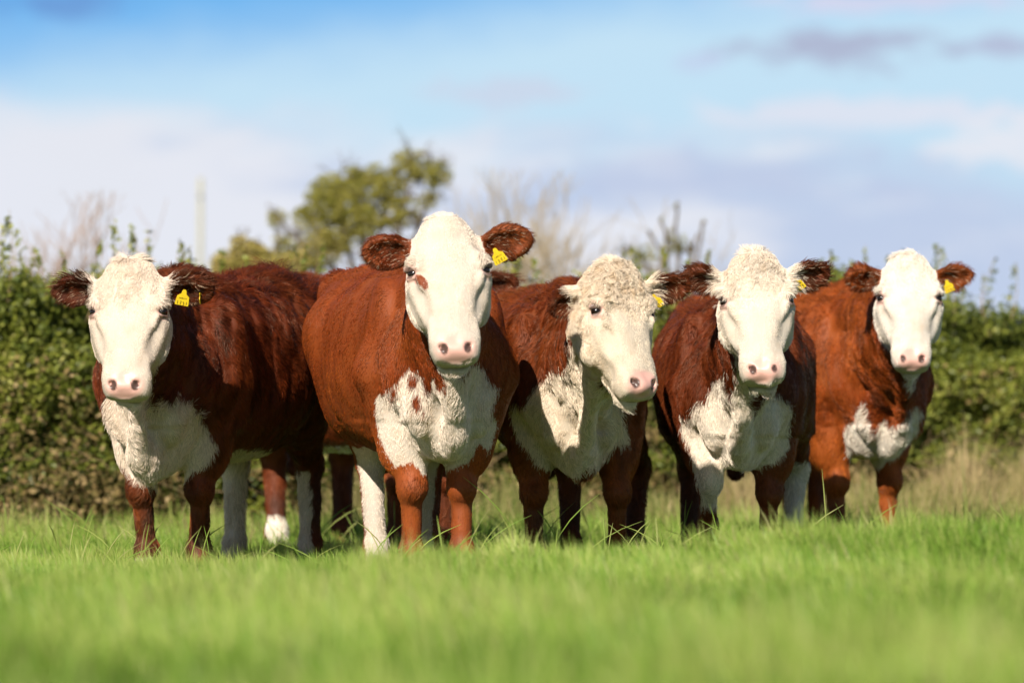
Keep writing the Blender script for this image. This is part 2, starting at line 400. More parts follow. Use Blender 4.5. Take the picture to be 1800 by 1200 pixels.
def build_cow(c):
    frame_cow(c); s = c['s']; h = c['h']
    rng = np.random.default_rng(c['seed'])
    root = link(bpy.data.objects.new('cow', None))
    root.location = (c['X0'], c['Y0'], 0); root.rotation_euler = (0, 0, -math.radians(c['theta'])); root.empty_display_size = 0.3
    tag(root, c['label'], 'cow', 'hereford cattle standing in a row in the pasture')
    # head frame
    ps, pt, ro = [math.radians(v) for v in c['head'][3:6]]
    a = np.array([math.sin(ps) * math.cos(pt), -math.cos(ps) * math.cos(pt), -math.sin(pt)])
    d = np.array([math.sin(ps) * math.sin(pt), -math.cos(ps) * math.sin(pt), math.cos(pt)])
    xl = np.array([math.cos(ps), math.sin(ps), 0.0])
    def roll(v): return np.array([v[0] * math.cos(ro) + v[2] * math.sin(ro), v[1], -v[0] * math.sin(ro) + v[2] * math.cos(ro)])
    a, d, xl = [dir_body(c, roll(v)) for v in (a, d, xl)]
    O = to_body(c, at(c['head'][0], c['head'][1], c['head'][2])) - d * .055 * h
    def H(sx, t, u): return O + (xl * sx + a * t + d * u) * h
    legs = {}
    for nm in ('FL', 'FR', 'HL', 'HR'):
        kpx, fpx, ky, fy = c['legs'][nm][:4]; fz = c['legs'][nm][4] if len(c['legs'][nm]) > 4 else 0.0
        fore = nm[0] == 'F'; sg = -1 if nm[1] == 'L' else 1
        if fore:
            kn = np.array([leg_x(c, kpx, (-.53 + ky) * s) / s, -.53 + ky, .37 + fz * .55]); ft = np.array([leg_x(c, fpx, (-.53 + fy) * s) / s, -.53 + fy, .13 + fz])
            top = np.array([sg * .19, -.50, .80]); el = np.array([sg * .185 * .6 + kn[0] * .4, -.475 + ky * .3, .655])
        else:
            kn = np.array([leg_x(c, kpx, (.74 + ky) * s) / s, .74 + ky, .47]); ft = np.array([leg_x(c, fpx, (.70 + fy) * s) / s, .70 + fy, .13 + fz])
            top = np.array([sg * .17, .50, .95]); el = np.array([sg * .19 * .6 + kn[0] * .4, .50 + ky * .4, .70])
        legs[nm] = [top * s, el * s, kn * s, ft * s]
    # evaluation grid
    fine, coarse = (0.0065, 0.0125) if not QUICK else (0.010, 0.02)
    hl = np.minimum.reduce([H(x_, t_, u_) for x_ in (-.32, .32) for t_ in (-.27, .41) for u_ in (-.05, .12)]) - .02
    hh = np.maximum.reduce([H(x_, t_, u_) for x_ in (-.32, .32) for t_ in (-.27, .41) for u_ in (-.05, .12)]) + .02
    lo = np.minimum(hl, np.array([-.48, -.95, -.02]) * s); hi = np.maximum(hh, np.array([.48, 1.12, 1.34]) * s)
    hc = H(0, .06, .0); fl = np.maximum(hl, hc - np.array([.27, .30, .36]) * h); fh = np.minimum(hh, hc + np.array([.27, .26, .36]) * h)
    F = Field(*[axis_lines(lo[i], hi[i], fl[i], fh[i], fine, coarse) for i in range(3)])
    S = lambda *v: np.array(v) * s
    bl = c.get('bw', 1.0); rp = c.get('rump', 0)
    bb = c.get('bb', .95)
    trunk = [(t_ * s, w_ * s * np.interp(t_, [-.5, .1], [bl, bb]), u_ * s - .85 * s + rp * np.clip((t_ + .2) / .8, 0, 1), .85 * s + dn * s * 1.0) for t_, w_, u_, dn in TRUNK]
    trunk = [(t_, w_, u_, max(.02, dn)) for t_, w_, u_, dn in trunk]
    F.add(d_loft(S(0, 0, .85), (1, 0, 0), (0, 1, 0), (0, 0, 1), trunk, 2.12), .02)
    for sg in (-1, 1):
        F.add(d_ell(S(sg * .235 * bl, -.45, .92), S(.088, .17, .24)), .04 * s)            # shoulder blade
        F.add(d_ell(S(sg * .165 * (.4 + .6 * bl), -.70, .82), S(.11, .11, .15)), .07 * s)             # point of shoulder
        F.add(d_ell(S(sg * .21 * bb, .60, .88), S(.125, .26, .30)), .08 * s)              # thigh
        F.add(d_ell(S(sg * .20, .70, 1.14), S(.08, .12, .07)), .08 * s)              # pin and hook bones
    F.add(d_ell(S(0, .88, 1.16), S(.055, .06, .07)), .06 * s)
    F.add(d_ell(S(0, -.38, 1.21), S(.07, .22, .055)), .06 * s)
    for nm, (top, el, kn, ft) in legs.items():
        toe = ft + S(0, -.035, -.085); up = nm[0] == 'F'; L = []
        if up:
            F.add(d_cone(top, el, .125 * s, .100 * s), .08 * s)
            F.add(d_cone(el, kn + S(0, .005, .06), .112 * s, .060 * s), .05 * s)
            F.add(d_ell((el + kn) / 2 + (el - kn) * .16, S(.094, .105, .15)), .04 * s)
            F.add(d_ell(kn, S(.061, .062, .070)), .02 * s)
            F.add(d_cone(kn + S(0, .01, -.04), ft, .041 * s, .037 * s), .018 * s); F.add(d_ell(kn + S(0, -.028, .0), S(.046, .045, .055)), .018 * s); F.add(d_cone(kn + S(0, .045, -.03), ft + S(0, .04, .02), .022 * s, .020 * s), .012 * s)
        else:
            F.add(d_cone(top, el, .19 * s, .135 * s), .10 * s)
            F.add(d_cone(el, kn, .125 * s, .056 * s), .05 * s)
            F.add(d_ell(kn + S(0, .01, 0), S(.052, .07, .07)), .03 * s)
            F.add(d_cone(kn, ft, .052 * s, .040 * s), .03 * s)
        F.add(d_ell(ft, S(.05, .052, .05)), .02 * s)
        F.add(d_cone(ft, toe, .040 * s, .050 * s), .02 * s)
        for q in (-1, 1):
            F.add(d_ell(toe + S(q * .028, -.03, -.012), S(.032, .062, .045)), .008 * s)
    # tail
    tp = [S(0, .92, 1.16), S(.0, 1.0, 1.05), S(.01, 1.0, .75), S(.02, .98, .45)]
    for i in range(3): F.add(d_cone(tp[i], tp[i + 1], (.035, .026, .022)[i] * s, (.026, .022, .04)[i] * s), .02 * s)
    # neck, dewlap, brisket
    nb = H(0, -.06, -.06)
    F.add(d_cone(nb, S(0, -.46, 1.07), .122 * h, .145 * s, ((1, 0, 0), 1.1)), .06 * s)
    F.add(d_cone(H(0, .02, -.09), S(0, -.66, .88), .125 * h, .19 * s), .07 * s)
    F.add(d_cone(H(0, .12, -.11), S(0, -.74, .72), .066 * h, .12 * s), .07 * s)
    F.add(d_ell(S(c.get('brx', 0), -.78, .60 + c.get('brz', 0)), S(.070, .12, .125)), .08 * s); F.add(d_cone(S(0, -.70, .74), S(0, -.66, .60 + c.get('brz', 0)), .17 * s, .085 * s), .08 * s)
    F.add(d_cone(H(0, .10, -.15), S(c.get('brx', 0), -.89, .58 + c.get('brz', 0) * .8), .030 * s, .040 * s), .06 * s)
    for sg in (-1, 1): F.add(d_ell(S(sg * .11, -.79, .69), S(.060, .070, .13)), .04 * s)
    # head
    F.add(d_loft(O, xl, a, d, [tuple(v * h for v in r) for r in HEAD], 2.5), .035 * s)
    rows = lambda *v: np.array([nrm(q) for q in v])
    for sg in (-1, 1):
        F.add(d_ell(H(sg * .126, -.038, .070), np.array([.038, .048, .030]) * h, rows(xl, a, d)), .035)     # brow
        F.add(d_ell(H(sg * .110, .075, -.075), np.array([.052, .105, .075]) * h, rows(xl, a, d)), .05)      # cheek
        F.add(d_cone(H(sg * .132, .03, .01), H(sg * .090, .20, .015), .030 * h, .018 * h), .04)              # cheek bone
        F.add(d_ell(H(sg * .052, .318, .012), np.array([.044, .052, .052]) * h, rows(xl, a, d)), .03)       # nostril wing
        F.add(d_ell(H(sg * .166, .006, .066), np.array([.026, .024, .026]) * h, rows(xl, a, d)), .018, 's') # eye socket
        nv = a * .50 + d * .86
        F.add(d_ell(H(sg * .046, .350, .062), np.array([.014, .028, .036]) * h, rows(xl * sg * .75 + a * .6, xl * sg * .6 - a * .7 + d * .4, nv)), .010, 's')  # nostril
        F.add(d_cone(H(sg * .128, -.004, .084), H(sg * .166, -.014, .050), .0125 * h, .011 * h), .010)             # upper lid
        F.add(d_cone(H(sg * .130, .030, .078), H(sg * .163, .026, .046), .008 * h, .008 * h), .010)                # lower lid
        F.add(d_cone(H(sg * .122, .050, .076), H(sg * .108, .11, .066), .006 * h, .002 * h), .03)                # tear fold
        F.add(d_cone(H(sg * .094, .22, .045), H(sg * .088, .29, .03), .008 * h, .006 * h), .03)
        F.add(d_ell(H(sg * .128, .185, .062), np.array([.026, .085, .030]) * h, rows(xl, a, d)), .035, 's')         # hollow beside the nose bone
        F.add(d_ell(H(sg * .150, -.095, .085), np.array([.030, .035, .024]) * h, rows(xl, a, d)), .03, 's')         # temple
    F.add(d_ell(H(0, -.19, .07), np.array([.075, .05, .05]) * h, rows(xl, a, d)), .05)                      # poll
    F.add(d_ell(H(0, .350, .020), np.array([.068, .026, .046]) * h, rows(xl, a, d)), .02)
    F.add(d_ell(H(0, .343, -.080), np.array([.062, .052, .030]) * h, rows(xl, a, d)), .008)                 # lower lip
    F.add(d_cone(H(0, .30, -.085), H(0, .08, -.15), .045 * h, .06 * h), .03)
    ears = []
    for i, sg in enumerate((-1, 1)):
        eo = c['ears'][i]; e = dir_body(c, nrm((sg * eo[0], eo[2], eo[1]))); f = dir_body(c, nrm(eo[3]))
        f = nrm(f - e * (f @ e)); w = nrm(np.cross(e, f)) * 1.0
        if w[2] < 0: w = -w
        B = H(sg * .110, -.105, .020); le, we = eo[4] * h, eo[5] * h
        Cc = B + e * le * .62; Rm = np.array([e, w, f])
        F.add(d_cone(B - e * .02, B + e * le * .3, .050 * h, .036 * h), .03)
        F.add(d_ell(Cc, [le * .50, we * .5, .030 * h], Rm), .022)
        F.add(d_ell(Cc + f * .022 * h - e * le * .04, [le * .40, we * .37, .030 * h], Rm), .010, 's')
        ears.append((B, e, w, f, le, we, Cc, sg))
    # folds and muscle ripple in the hide, where the surface is
    near = np.argwhere(np.abs(F.D) < .035); P = np.stack([F.ax[i][near[:, i]] for i in range(3)], 1)
    hl_ = (P - O) @ np.stack([xl, a, d], 1) / h
    inhead = np.clip(1 - (np.maximum(0, np.linalg.norm(hl_ - [0, .06, 0], axis=1) - .22)) / .12, 0, 1)
    leg = P[:, 2] < .62 * s
    n_ = vnoise(P[:, 0] * 26, P[:, 1] * 26, P[:, 2] * 6.5, c['seed']) * .0062 * c.get('ripple', 1) + vnoise(P[:, 0] * 9, P[:, 1] * 9, P[:, 2] * 5, c['seed'] + 5) * .013
    nh = vnoise(P[:, 0] * 30, P[:, 1] * 30, P[:, 2] * 22, 3) * .0022 + vnoise(P[:, 0] * 12, P[:, 1] * 12, P[:, 2] * 12, 4) * .003
    n_ = np.where(leg, vnoise(P[:, 0] * 20, P[:, 1] * 20, P[:, 2] * 10, 9) * .004, n_)
    fold = np.clip(1 - np.abs(P[:, 1] + .80 * s) / .3, 0, 1) * np.clip(1 - np.abs(P[:, 2] - .82 * s) / .35, 0, 1)
    n_ = n_ + fold * .010 * vnoise(P[:, 0] * 15, P[:, 1] * 3, P[:, 2] * 3.5, c['seed'] + 8)
    F.D[near[:, 0], near[:, 1], near[:, 2]] += (n_ * (1 - inhead) + nh * inhead).astype(F32)
    V, Q = surface_nets(F)
    del F
    # ---- markings, evaluated anywhere on the hide
    hf = d_loft(O, xl, a, d, [tuple(v * h for v in r) for r in HEAD], 2.5)[0]
    polys = [(np.array([at(px, py, c['Yf'] - .25)[::2] for px, py in pl])) for pl in c['patch']]
    spots = [(np.array([at(px, py, c['Yf'] - .25)[::2] for px, py in pl])) for pl in c.get('spots', [])]
    def marks(V):
        L = (V - O) @ np.stack([xl, a, d], 1) / h; sx, t, u = L.T
        hd = hf(V[:, 0], V[:, 1], V[:, 2])
        ear = np.zeros(len(V)); earin = np.zeros(len(V)); ew = np.full(len(V), -1.0)
        for B, e, w, f, le, we, Cc, sg in ears:
            q = (V - B); al = q @ e / le; wi = q @ w / (we * .5); fi = ((V - Cc) @ f) / h
            m = (al > .12) & (al < 1.25) & (np.abs(wi) < 1.25) & (np.abs(fi) < .06) & (hd > .012 * h); ear = np.where(m, al + .01, ear)
            ew = np.where(m, (c['earwhite'] - al) * .12 + .03 * np.clip(-wi, -1, 1) * 0, ew)
            inn = m & (fi > -.022) & (np.hypot((al - .58) / .5, wi) < .85); earin = np.where(inn, 1, earin)
        bound = c.get('facebound', .045)
        W = u + bound + np.clip(t + .03, 0, 1) * 2.2
        W = np.minimum(W, .075 * s - hd)
        Wd = to_world(c, V)
        for pl in polys:
            p_ = poly_sd(Wd[:, 0], Wd[:, 2], pl); p_ = np.minimum(p_, (c.get('patch_back', -.46) * s - V[:, 1]) * .5)
            W = np.maximum(W, p_)
        front = V[:, 1] < -.3 * s
        for pl in spots: W = np.where(front, np.minimum(W, -poly_sd(Wd[:, 0], Wd[:, 2], pl)), W)
        # legs
        low = V[:, 2] < .75 * s
        for nm, (top, el, kn, ft) in legs.items():
            lw = c['legw'].get(nm)
            if lw is None: continue
            mid = kn if True else ft
            ax = np.interp(V[:, 2], [ft[2], kn[2], el[2]], [ft[0], kn[0], el[0]]); ay = np.interp(V[:, 2], [ft[2], kn[2], el[2]], [ft[1], kn[1], el[1]])
            r = np.hypot(V[:, 0] - ax, V[:, 1] - ay); m = (r < .17 * s) & (V[:, 2] < lw['z1'] * s + .05)
            w = np.minimum(lw['z1'] * s - V[:, 2], V[:, 2] - lw.get('z0', -1) * s)
            if 'side' in lw: w = np.minimum(w, (V[:, 0] - ax) * lw['side'][0] + (V[:, 1] - ay) * lw['side'][1] + lw['side'][2])
            W = np.where(m & (V[:, 2] < .72 * s), np.maximum(W, w), W)
        bel = (V[:, 2] < .62 * s) & (V[:, 1] > -.36 * s) & (V[:, 1] < .5 * s)
        W = np.where(bel & (V[:, 2] > .40 * s), np.maximum(W, c.get('bellyw', .50) * s - V[:, 2]), W)
        W = np.where(ear > 0, ew, W)
        W = W + .006 * vnoise(V[:, 0] * 38, V[:, 1] * 38, V[:, 2] * 20, 31)
        W = W + .009 * vnoise(V[:, 0] * 14, V[:, 1] * 14, V[:, 2] * 9, 33) * (hd > .05)
        nose = 1 - np.clip((np.sqrt((sx / .077) ** 2 + ((u - .045) / .060) ** 2 + ((t - .342) / .056) ** 2) - .85) / .4, 0, 1)
        eyer = np.minimum(*[np.linalg.norm(L - np.array([g * .156, .006, .060]), axis=1) for g in (-1, 1)])
        inner = np.minimum(*[np.linalg.norm((L - np.array([g * .138, .030, .066])) / [1, 1.3, 1], axis=1) for g in (-1, 1)])
        pink = np.maximum(nose, .7 * np.clip((.046 - eyer) / .012, 0, 1)); pink = np.maximum(pink, .75 * np.clip((.024 - inner) / .012, 0, 1))
        pink = np.maximum(pink, .55 * earin * np.clip(ew * 20, 0, 1))
        dark = np.clip((.0300 - eyer) / .005, 0, 1) * .8
        for g in (-1, 1):
            nn = np.linalg.norm((L - np.array([g * .046, .346, .058])) / [.018, .024, .030], axis=1); dark = np.maximum(dark, .92 * np.clip((1.05 - nn) / .25, 0, 1))
        mouth = np.hypot((u + .050 + sx * sx * 3) / .0085, 1) ; mo = np.clip(1.6 - mouth, 0, 1) * (t > .30) * (np.abs(sx) < .085)
        dark = np.maximum(dark, .9 * mo)
        if c.get('eyespot'):
            g = -1; e_ = (L - np.stack([g * (.118 - (L[:, 1] - .05) * .45), np.full(len(L), .052), np.full(len(L), .075)], 1)); W = np.where((np.abs(hd) < .04), np.minimum(W, np.linalg.norm(e_ * [1.35, .72, .4], axis=1) - .024 + .004 * vnoise(L[:, 0] * 90, L[:, 1] * 90, L[:, 2] * 9, 3)), W)
        mud = np.clip((.42 * s - V[:, 2]) / (.12 * s), 0, 1) * np.clip(.42 + .6 * vnoise(V[:, 0] * 13, V[:, 1] * 13, V[:, 2] * 9, 44), 0, .8) * np.where(W > 0, .22, .75); dark = np.maximum(dark, mud * (ear <= 0))
        hoof = V[:, 2] < .055 * s; dark = np.where(hoof, .8, dark)
        hair = 1 - np.clip(nose * 1.5, 0, 1) - (eyer < .042) - hoof - (mo > .3)
        return W, pink, dark, np.clip(hair, 0, 1), L, hd, ear, earin
    W, pink, dark, hair, L, hd, ear, earin = marks(V)
    mat = coat_material('hide_%d' % c['seed'], c)
    body = mesh_obj('body', V, Q.ravel(), np.full(len(Q), 4), mat, root, True,
                    (('whiteness', 'FLOAT', 'POINT', W), ('bare_pink', 'FLOAT', 'POINT', pink), ('dark_skin', 'FLOAT', 'POINT', dark)))
    # ---- eyes
    for sg in (-1, 1):
        bm = bmesh.new(); bmesh.ops.create_uvsphere(bm, u_segments=20, v_segments=14, radius=.0255 * h)
        me = bpy.data.meshes.new('eye'); bm.to_mesh(me); bm.free(); me.polygons.foreach_set('use_smooth', np.ones(len(me.polygons), bool)); me.materials.append(M_EYE)
        o = link(bpy.data.objects.new('eye', me), root); o.location = H(sg * .140, .006, .048)
    # ---- ear tags
    for ei, along, down, sz, tilt, yawt in c.get('tags', []):
        B, e, w, f, le, we, Cc, sg = ears[ei]
        p = B + e * le * along - w * we * down + f * .029 * h
        R = Matrix((Vector(e * sg), Vector(-w), Vector(-f))).transposed()      # columns: right, down-ish, into the ear
        X_ = e * sg; Y_ = w; Z_ = f
        M = Matrix(((X_[0], Y_[0], Z_[0]), (X_[1], Y_[1], Z_[1]), (X_[2], Y_[2], Z_[2])))
        if M.determinant() < 0: M = Matrix(((-X_[0], Y_[0], Z_[0]), (-X_[1], Y_[1], Z_[1]), (-X_[2], Y_[2], Z_[2])))
        M = M @ Matrix.Rotation(math.radians(yawt), 3, 'Y') @ Matrix.Rotation(math.radians(tilt), 3, 'Z')
        out = [(-.5, -.55), (.5, -.55), (.53, -.45), (.46, .16), (.20, .36), (.15, .62), (.08, .70), (-.08, .70), (-.15, .62), (-.20, .36), (-.46, .16), (-.53, -.45)]
        bm = bmesh.new(); k = sz * h
        fr = [bm.verts.new((x_ * k, y_ * k, .0012 - .10 * k * x_ * x_)) for x_, y_ in out]; bk = [bm.verts.new((x_ * k, y_ * k, -.0012 - .10 * k * x_ * x_)) for x_, y_ in out]
        bm.faces.new(fr); bm.faces.new(bk[::-1])
        for i in range(len(out)): j = (i + 1) % len(out); bm.faces.new((fr[j], fr[i], bk[i], bk[j]))
        bmesh.ops.recalc_face_normals(bm, faces=bm.faces)
        me = bpy.data.meshes.new('ear_tag'); bm.to_mesh(me); bm.free(); me.materials.append(M_TAG)
        o = link(bpy.data.objects.new('ear_tag', me), root); o.location = p; o.rotation_euler = M.to_euler()
        bm = bmesh.new(); rr = random.Random(c['seed'] * 7 + ei)           # worn, illegible digit strokes
        for row, (yy, hh_, n_) in enumerate(((-.34, .26, 4), (.02, .09, 6))):
            for q in range(n_):
                cx = (-.34 + .68 * q / (n_ - 1)) * (1 if row == 0 else .8)
                for (x0, y0, x1, y1) in rr.choice([((-.3, -.5, -.3, .5), (.3, -.5, .3, .5), (-.3, .5, .3, .5)), ((0, -.5, 0, .5),), ((-.3, .5, .3, .5), (.3, .5, -.1, -.5)), ((-.3, -.5, .3, -.5), (.3, -.5, .3, .1), (-.3, .1, .3, .1), (-.3, .1, -.3, .5))]):
                    wd = .016; dx, dy = x1 - x0, y1 - y0; ln = math.hypot(dx, dy); ox, oy = -dy / ln * wd, dx / ln * wd
                    pts = [(cx + x0 * hh_ * .45 + ox, yy + y0 * hh_ + oy), (cx + x0 * hh_ * .45 - ox, yy + y0 * hh_ - oy), (cx + x1 * hh_ * .45 - ox, yy + y1 * hh_ - oy), (cx + x1 * hh_ * .45 + ox, yy + y1 * hh_ + oy)]
                    bm.faces.new([bm.verts.new((x_ * k, y_ * k, .0020 - .10 * k * x_ * x_)) for x_, y_ in pts])
        me = bpy.data.meshes.new('printed_number'); bm.to_mesh(me); bm.free(); me.materials.append(M_INK)
        link(bpy.data.objects.new('printed_number', me), o)
    # ---- coat of hair
    nfur = int(c['fur'] * (0.15 if QUICK else 1))
    if nfur:
        A, B_, C_, D_ = [V[Q[:, i]] for i in range(4)]
        fn = np.cross(C_ - A, D_ - B_); area = np.linalg.norm(fn, axis=1) * .5; fn /= (area[:, None] * 2 + 1e-12)
        vn = np.zeros_like(V)
        for i in range(4): np.add.at(vn, Q[:, i], fn * area[:, None])
        vn /= np.linalg.norm(vn, axis=1)[:, None] + 1e-12
        cen = (A + B_ + C_ + D_) / 4
        wn = -(fn[:, 0] * -c['st'] + fn[:, 1] * c['ct'])            # facing towards the front of the row
        hdist = np.linalg.norm((cen - H(0, .05, 0)), axis=1)
        wt = area * np.clip(.35 + wn * 1.6, .10, 1.0) * np.where(cen[:, 2] < .10 * s, 0, 1) * np.where(hdist < .30 * h, 2.6, 1.0) * np.where(hdist > 1.15, .7, 1)
        fi = rng.choice(len(Q), nfur, p=wt / wt.sum())
        u1, u2 = rng.random((2, nfur)); bw = np.stack([(1 - u1) * (1 - u2), u1 * (1 - u2), u1 * u2, (1 - u1) * u2], 1)
        Pq = np.einsum('ni,nij->nj', bw, V[Q[fi]]); Nn = np.einsum('ni,nij->nj', bw, vn[Q[fi]]); Nn /= np.linalg.norm(Nn, axis=1)[:, None] + 1e-9
        W, pink, dark, hair, L, hd, ear, earin = marks(Pq)
        keep = rng.random(nfur) < hair; Pq, Nn, W, pink, dark, L, hd, ear, earin = [q[keep] for q in (Pq, Nn, W, pink, dark, L, hd, ear, earin)]; n = len(Pq)
        inh = (hd < .02) & (ear <= 0)
        # flow
        flow = np.tile([0, .55, -.9], (n, 1)); flow[:, 1] = np.where(Pq[:, 2] < .6 * s, .15, np.where(Pq[:, 2] > 1.12 * s, 1.4, .55))
        chest = (Pq[:, 1] < -.62 * s) & ~inh & (ear <= 0) & (Pq[:, 2] < 1.05 * s)
        flow[chest] = [0, -.05, -1]
        flow[:, 0] += np.where(chest, np.sign(Pq[:, 0]) * .25, 0)
        fr = inh
        hf_ = a[None] * np.where(L[:, 1] < .02, 1.0, .35)[:, None] + xl[None] * (L[:, 0] * 3.0)[:, None] + d[None] * np.where(L[:, 1] > .05, -.7, 0)[:, None]
        flow[fr] = hf_[fr]
        for B, e, w, f, le, we, Cc, sg in ears:
            m = (ear > 0) & (np.sign(L[:, 0]) == sg)
            q = (Pq - Cc); fl_ = e[None] * .9 + w[None] * ((q @ w) / (we * .5))[:, None] * .7 - w[None] * .35 + f[None] * np.where(earin > 0, .25, 0)[:, None]
            flow[m] = fl_[m]
        flow /= np.linalg.norm(flow, axis=1)[:, None] + 1e-9
        def vec_noise(sc, sd): return np.stack([vnoise(Pq[:, 0] * sc, Pq[:, 1] * sc, Pq[:, 2] * sc, sd + i) for i in range(3)], 1)
        cw = np.clip((.07 - L[:, 1] + .06 * vnoise(Pq[:, 0] * 16, Pq[:, 1] * 16, Pq[:, 2] * 16, 77)) / .14, 0, 1) + np.clip((.02 - L[:, 2]) / .06, 0, 1) * .6 * np.clip((.28 - L[:, 1]) / .1, 0, 1)
        cw = np.clip(cw, 0, 1) ** 1.5; curl = np.where(inh, c.get('curl', .4) * cw, 0)
        amp = np.where(inh, .30, .55 * c.get('shag', 1.0))
        amp = np.where(inh, .25 + 1.1 * curl, amp)
        flow = flow + vec_noise(9, c['seed']) * amp[:, None] + vec_noise(34, c['seed'] + 3) * (amp * .8)[:, None] + rng.normal(0, .10, (n, 3))
        flow -= Nn * np.einsum('ij,ij->i', flow, Nn)[:, None]; flow /= np.linalg.norm(flow, axis=1)[:, None] + 1e-9
        side = np.cross(Nn, flow)
        ln = np.full(n, .020 * c.get('len', 1.0)); ln = np.where(inh, .011, ln)
        ln = np.where(inh, .009 + .018 * curl, ln)
        ln = np.where(chest, .020, ln); ln = np.where(chest & (np.abs(W) < .02), .030 * min(1.2, max(.8, c.get('len', 1))), ln); ln = np.where(ear > 0, np.where(W > 0, .013, .019), ln); ln = np.where(earin > 0, .024, ln)
        top_ = (Pq[:, 2] > 1.18 * s) & ~inh; ln = np.where(top_, .028 * c.get('len', 1), ln)
        ln = np.where((Pq[:, 1] > .62 * s) & (Pq[:, 2] > 1.20 * s), ln * 1.9, ln)
        ln = ln * rng.uniform(.6, 1.25, n)
        lift = np.where(inh, .20, .26) + np.where(top_, .25, 0) + np.where(chest & (np.abs(W) < .03), .2, 0) + np.where(earin > 0, .15, 0)
        lift = lift * (1 + .8 * vnoise(Pq[:, 0] * 30, Pq[:, 1] * 30, Pq[:, 2] * 12, 12)) * rng.uniform(.6, 1.4, n)
        # lashes
        K = 5; sv_ = np.linspace(0, 1, K); pts = np.empty((n, K, 3))
        ph = vnoise(Pq[:, 0] * 40, Pq[:, 1] * 40, Pq[:, 2] * 40, 22) * 6.0
        for k_ in range(K):
            q = sv_[k_]
            pts[:, k_] = Pq + flow * (ln * q)[:, None] + Nn * (ln * (lift * (q - .45 * q * q)) - .0008)[:, None]
            pts[:, k_] += side * (np.sin(q * (2.5 + 2 * curl) + ph) * ln * (.10 + .42 * curl) * q)[:, None] + Nn * (curl * ln * .5 * np.sin(q * 3.1))[:, None]
        # eyelashes
        lash = []; 
        for sg in (-1, 1):
            for q in range(50):
                tt = rng.uniform(-.9, .9); r0 = H(sg * (.150 + .006 * (1 - tt * tt)), .006 - .026 * (1 - tt * tt) ** .5, .062 + .022 * tt)
                dr = nrm(xl * sg * 1.0 - a * .10 + d * (.35 + tt * .3) - a * .25 + rng.normal(0, .14, 3)); LL = rng.uniform(.016, .032) * h
                lash.append([r0 + dr * LL * v + a * (.35 * LL * v * v) for v in sv_])
        pts = np.concatenate([pts, np.array(lash)]); nl = len(lash); n2 = n + nl
        br = np.array(c['brown']); wc = np.array(c.get('white', (0.68, 0.57, 0.43)))
        wp_ = vnoise(Pq[:, 0] * 6, Pq[:, 1] * 6, Pq[:, 2] * 6, 17) * .9; tn = vnoise(Pq[:, 0] * 30 + wp_, Pq[:, 1] * 30 + wp_, Pq[:, 2] * 8, 14); tn2 = vnoise(Pq[:, 0] * 5, Pq[:, 1] * 5, Pq[:, 2] * 4, 15)
        shade = np.clip(1 + .62 * tn * c.get('sheen_streak', 1) + .20 * tn2 + rng.normal(0, .25, n), .25, 2.3)[:, None]  # random strand tone, plus coat highlights painted in as lighter streaks
        brown = br[None] * shade * (1 + np.array([0, .35, .3])[None] * np.clip(tn2 + rng.normal(0, .4, n), -1, 1)[:, None] * .6)
        tn3 = vnoise(Pq[:, 0] * 45, Pq[:, 1] * 45, Pq[:, 2] * 30, 16)
        brown = brown * (1 + np.clip((.66 * s - Pq[:, 2]) / (.14 * s), 0, 1)[:, None] * np.array([.45, .6, .5])[None] * (Pq[:, 1] < 0)[:, None])  # foreleg strands likewise: lighter hair plus painted-in sunlight
        white = wc[None] * 1.42 * np.clip(1 + .09 * tn + rng.normal(0, .09, n), .6, 1.2)[:, None]
        white = white * (1 - np.clip(-tn3 - .1, 0, 1)[:, None] * np.array([.10, .22, .38])[None] * np.clip(curl + .25 * chest, 0, .8)[:, None])
        Wm = np.clip((W + rng.normal(0, .006, n)) / .004, 0, 1)[:, None]
        col = brown * (1 - Wm) + white * Wm
        eh = ((earin > 0) & (rng.random(n) < .06))[:, None]; col = np.where(eh, wc[None] * [.8, .68, .55], col)
        col = np.where(((ear > 0) & (Wm[:, 0] < .5) & ~eh[:, 0])[:, None], col * .62, col)  # brown ear hair darkened: shade of the ear cup put into the colour
        col = col * (1 - np.clip(dark, 0, 1) * .9)[:, None] + np.array([.03, .02, .015]) * (np.clip(dark, 0, 1) * .9)[:, None]
        col = np.clip(np.concatenate([col, np.tile(wc * 1.2, (nl, 1))]), 0, .90)
        rad = np.concatenate([np.where(inh, .00055, .00075) * (.8 + .4 * rng.random(n)), np.full(nl, .0007)])
        hcv = bpy.data.hair_curves.new('coat'); hcv.add_curves([K] * n2)
        hcv.attributes['position'].data.foreach_set('vector', pts.astype(F32).ravel())
        ra = hcv.attributes.new('radius', 'FLOAT', 'POINT'); ra.data.foreach_set('value', (rad[:, None] * (1 - sv_ ** 2 * .75)[None]).astype(F32).ravel())
        ca = hcv.attributes.new('strand_colour', 'FLOAT_COLOR', 'CURVE'); ca.data.foreach_set('color', np.concatenate([col, np.ones((n2, 1))], 1).astype(F32).ravel())
        hcv.materials.append(M_FUR)
        o = link(bpy.data.objects.new('coat', hcv), root)
    return root

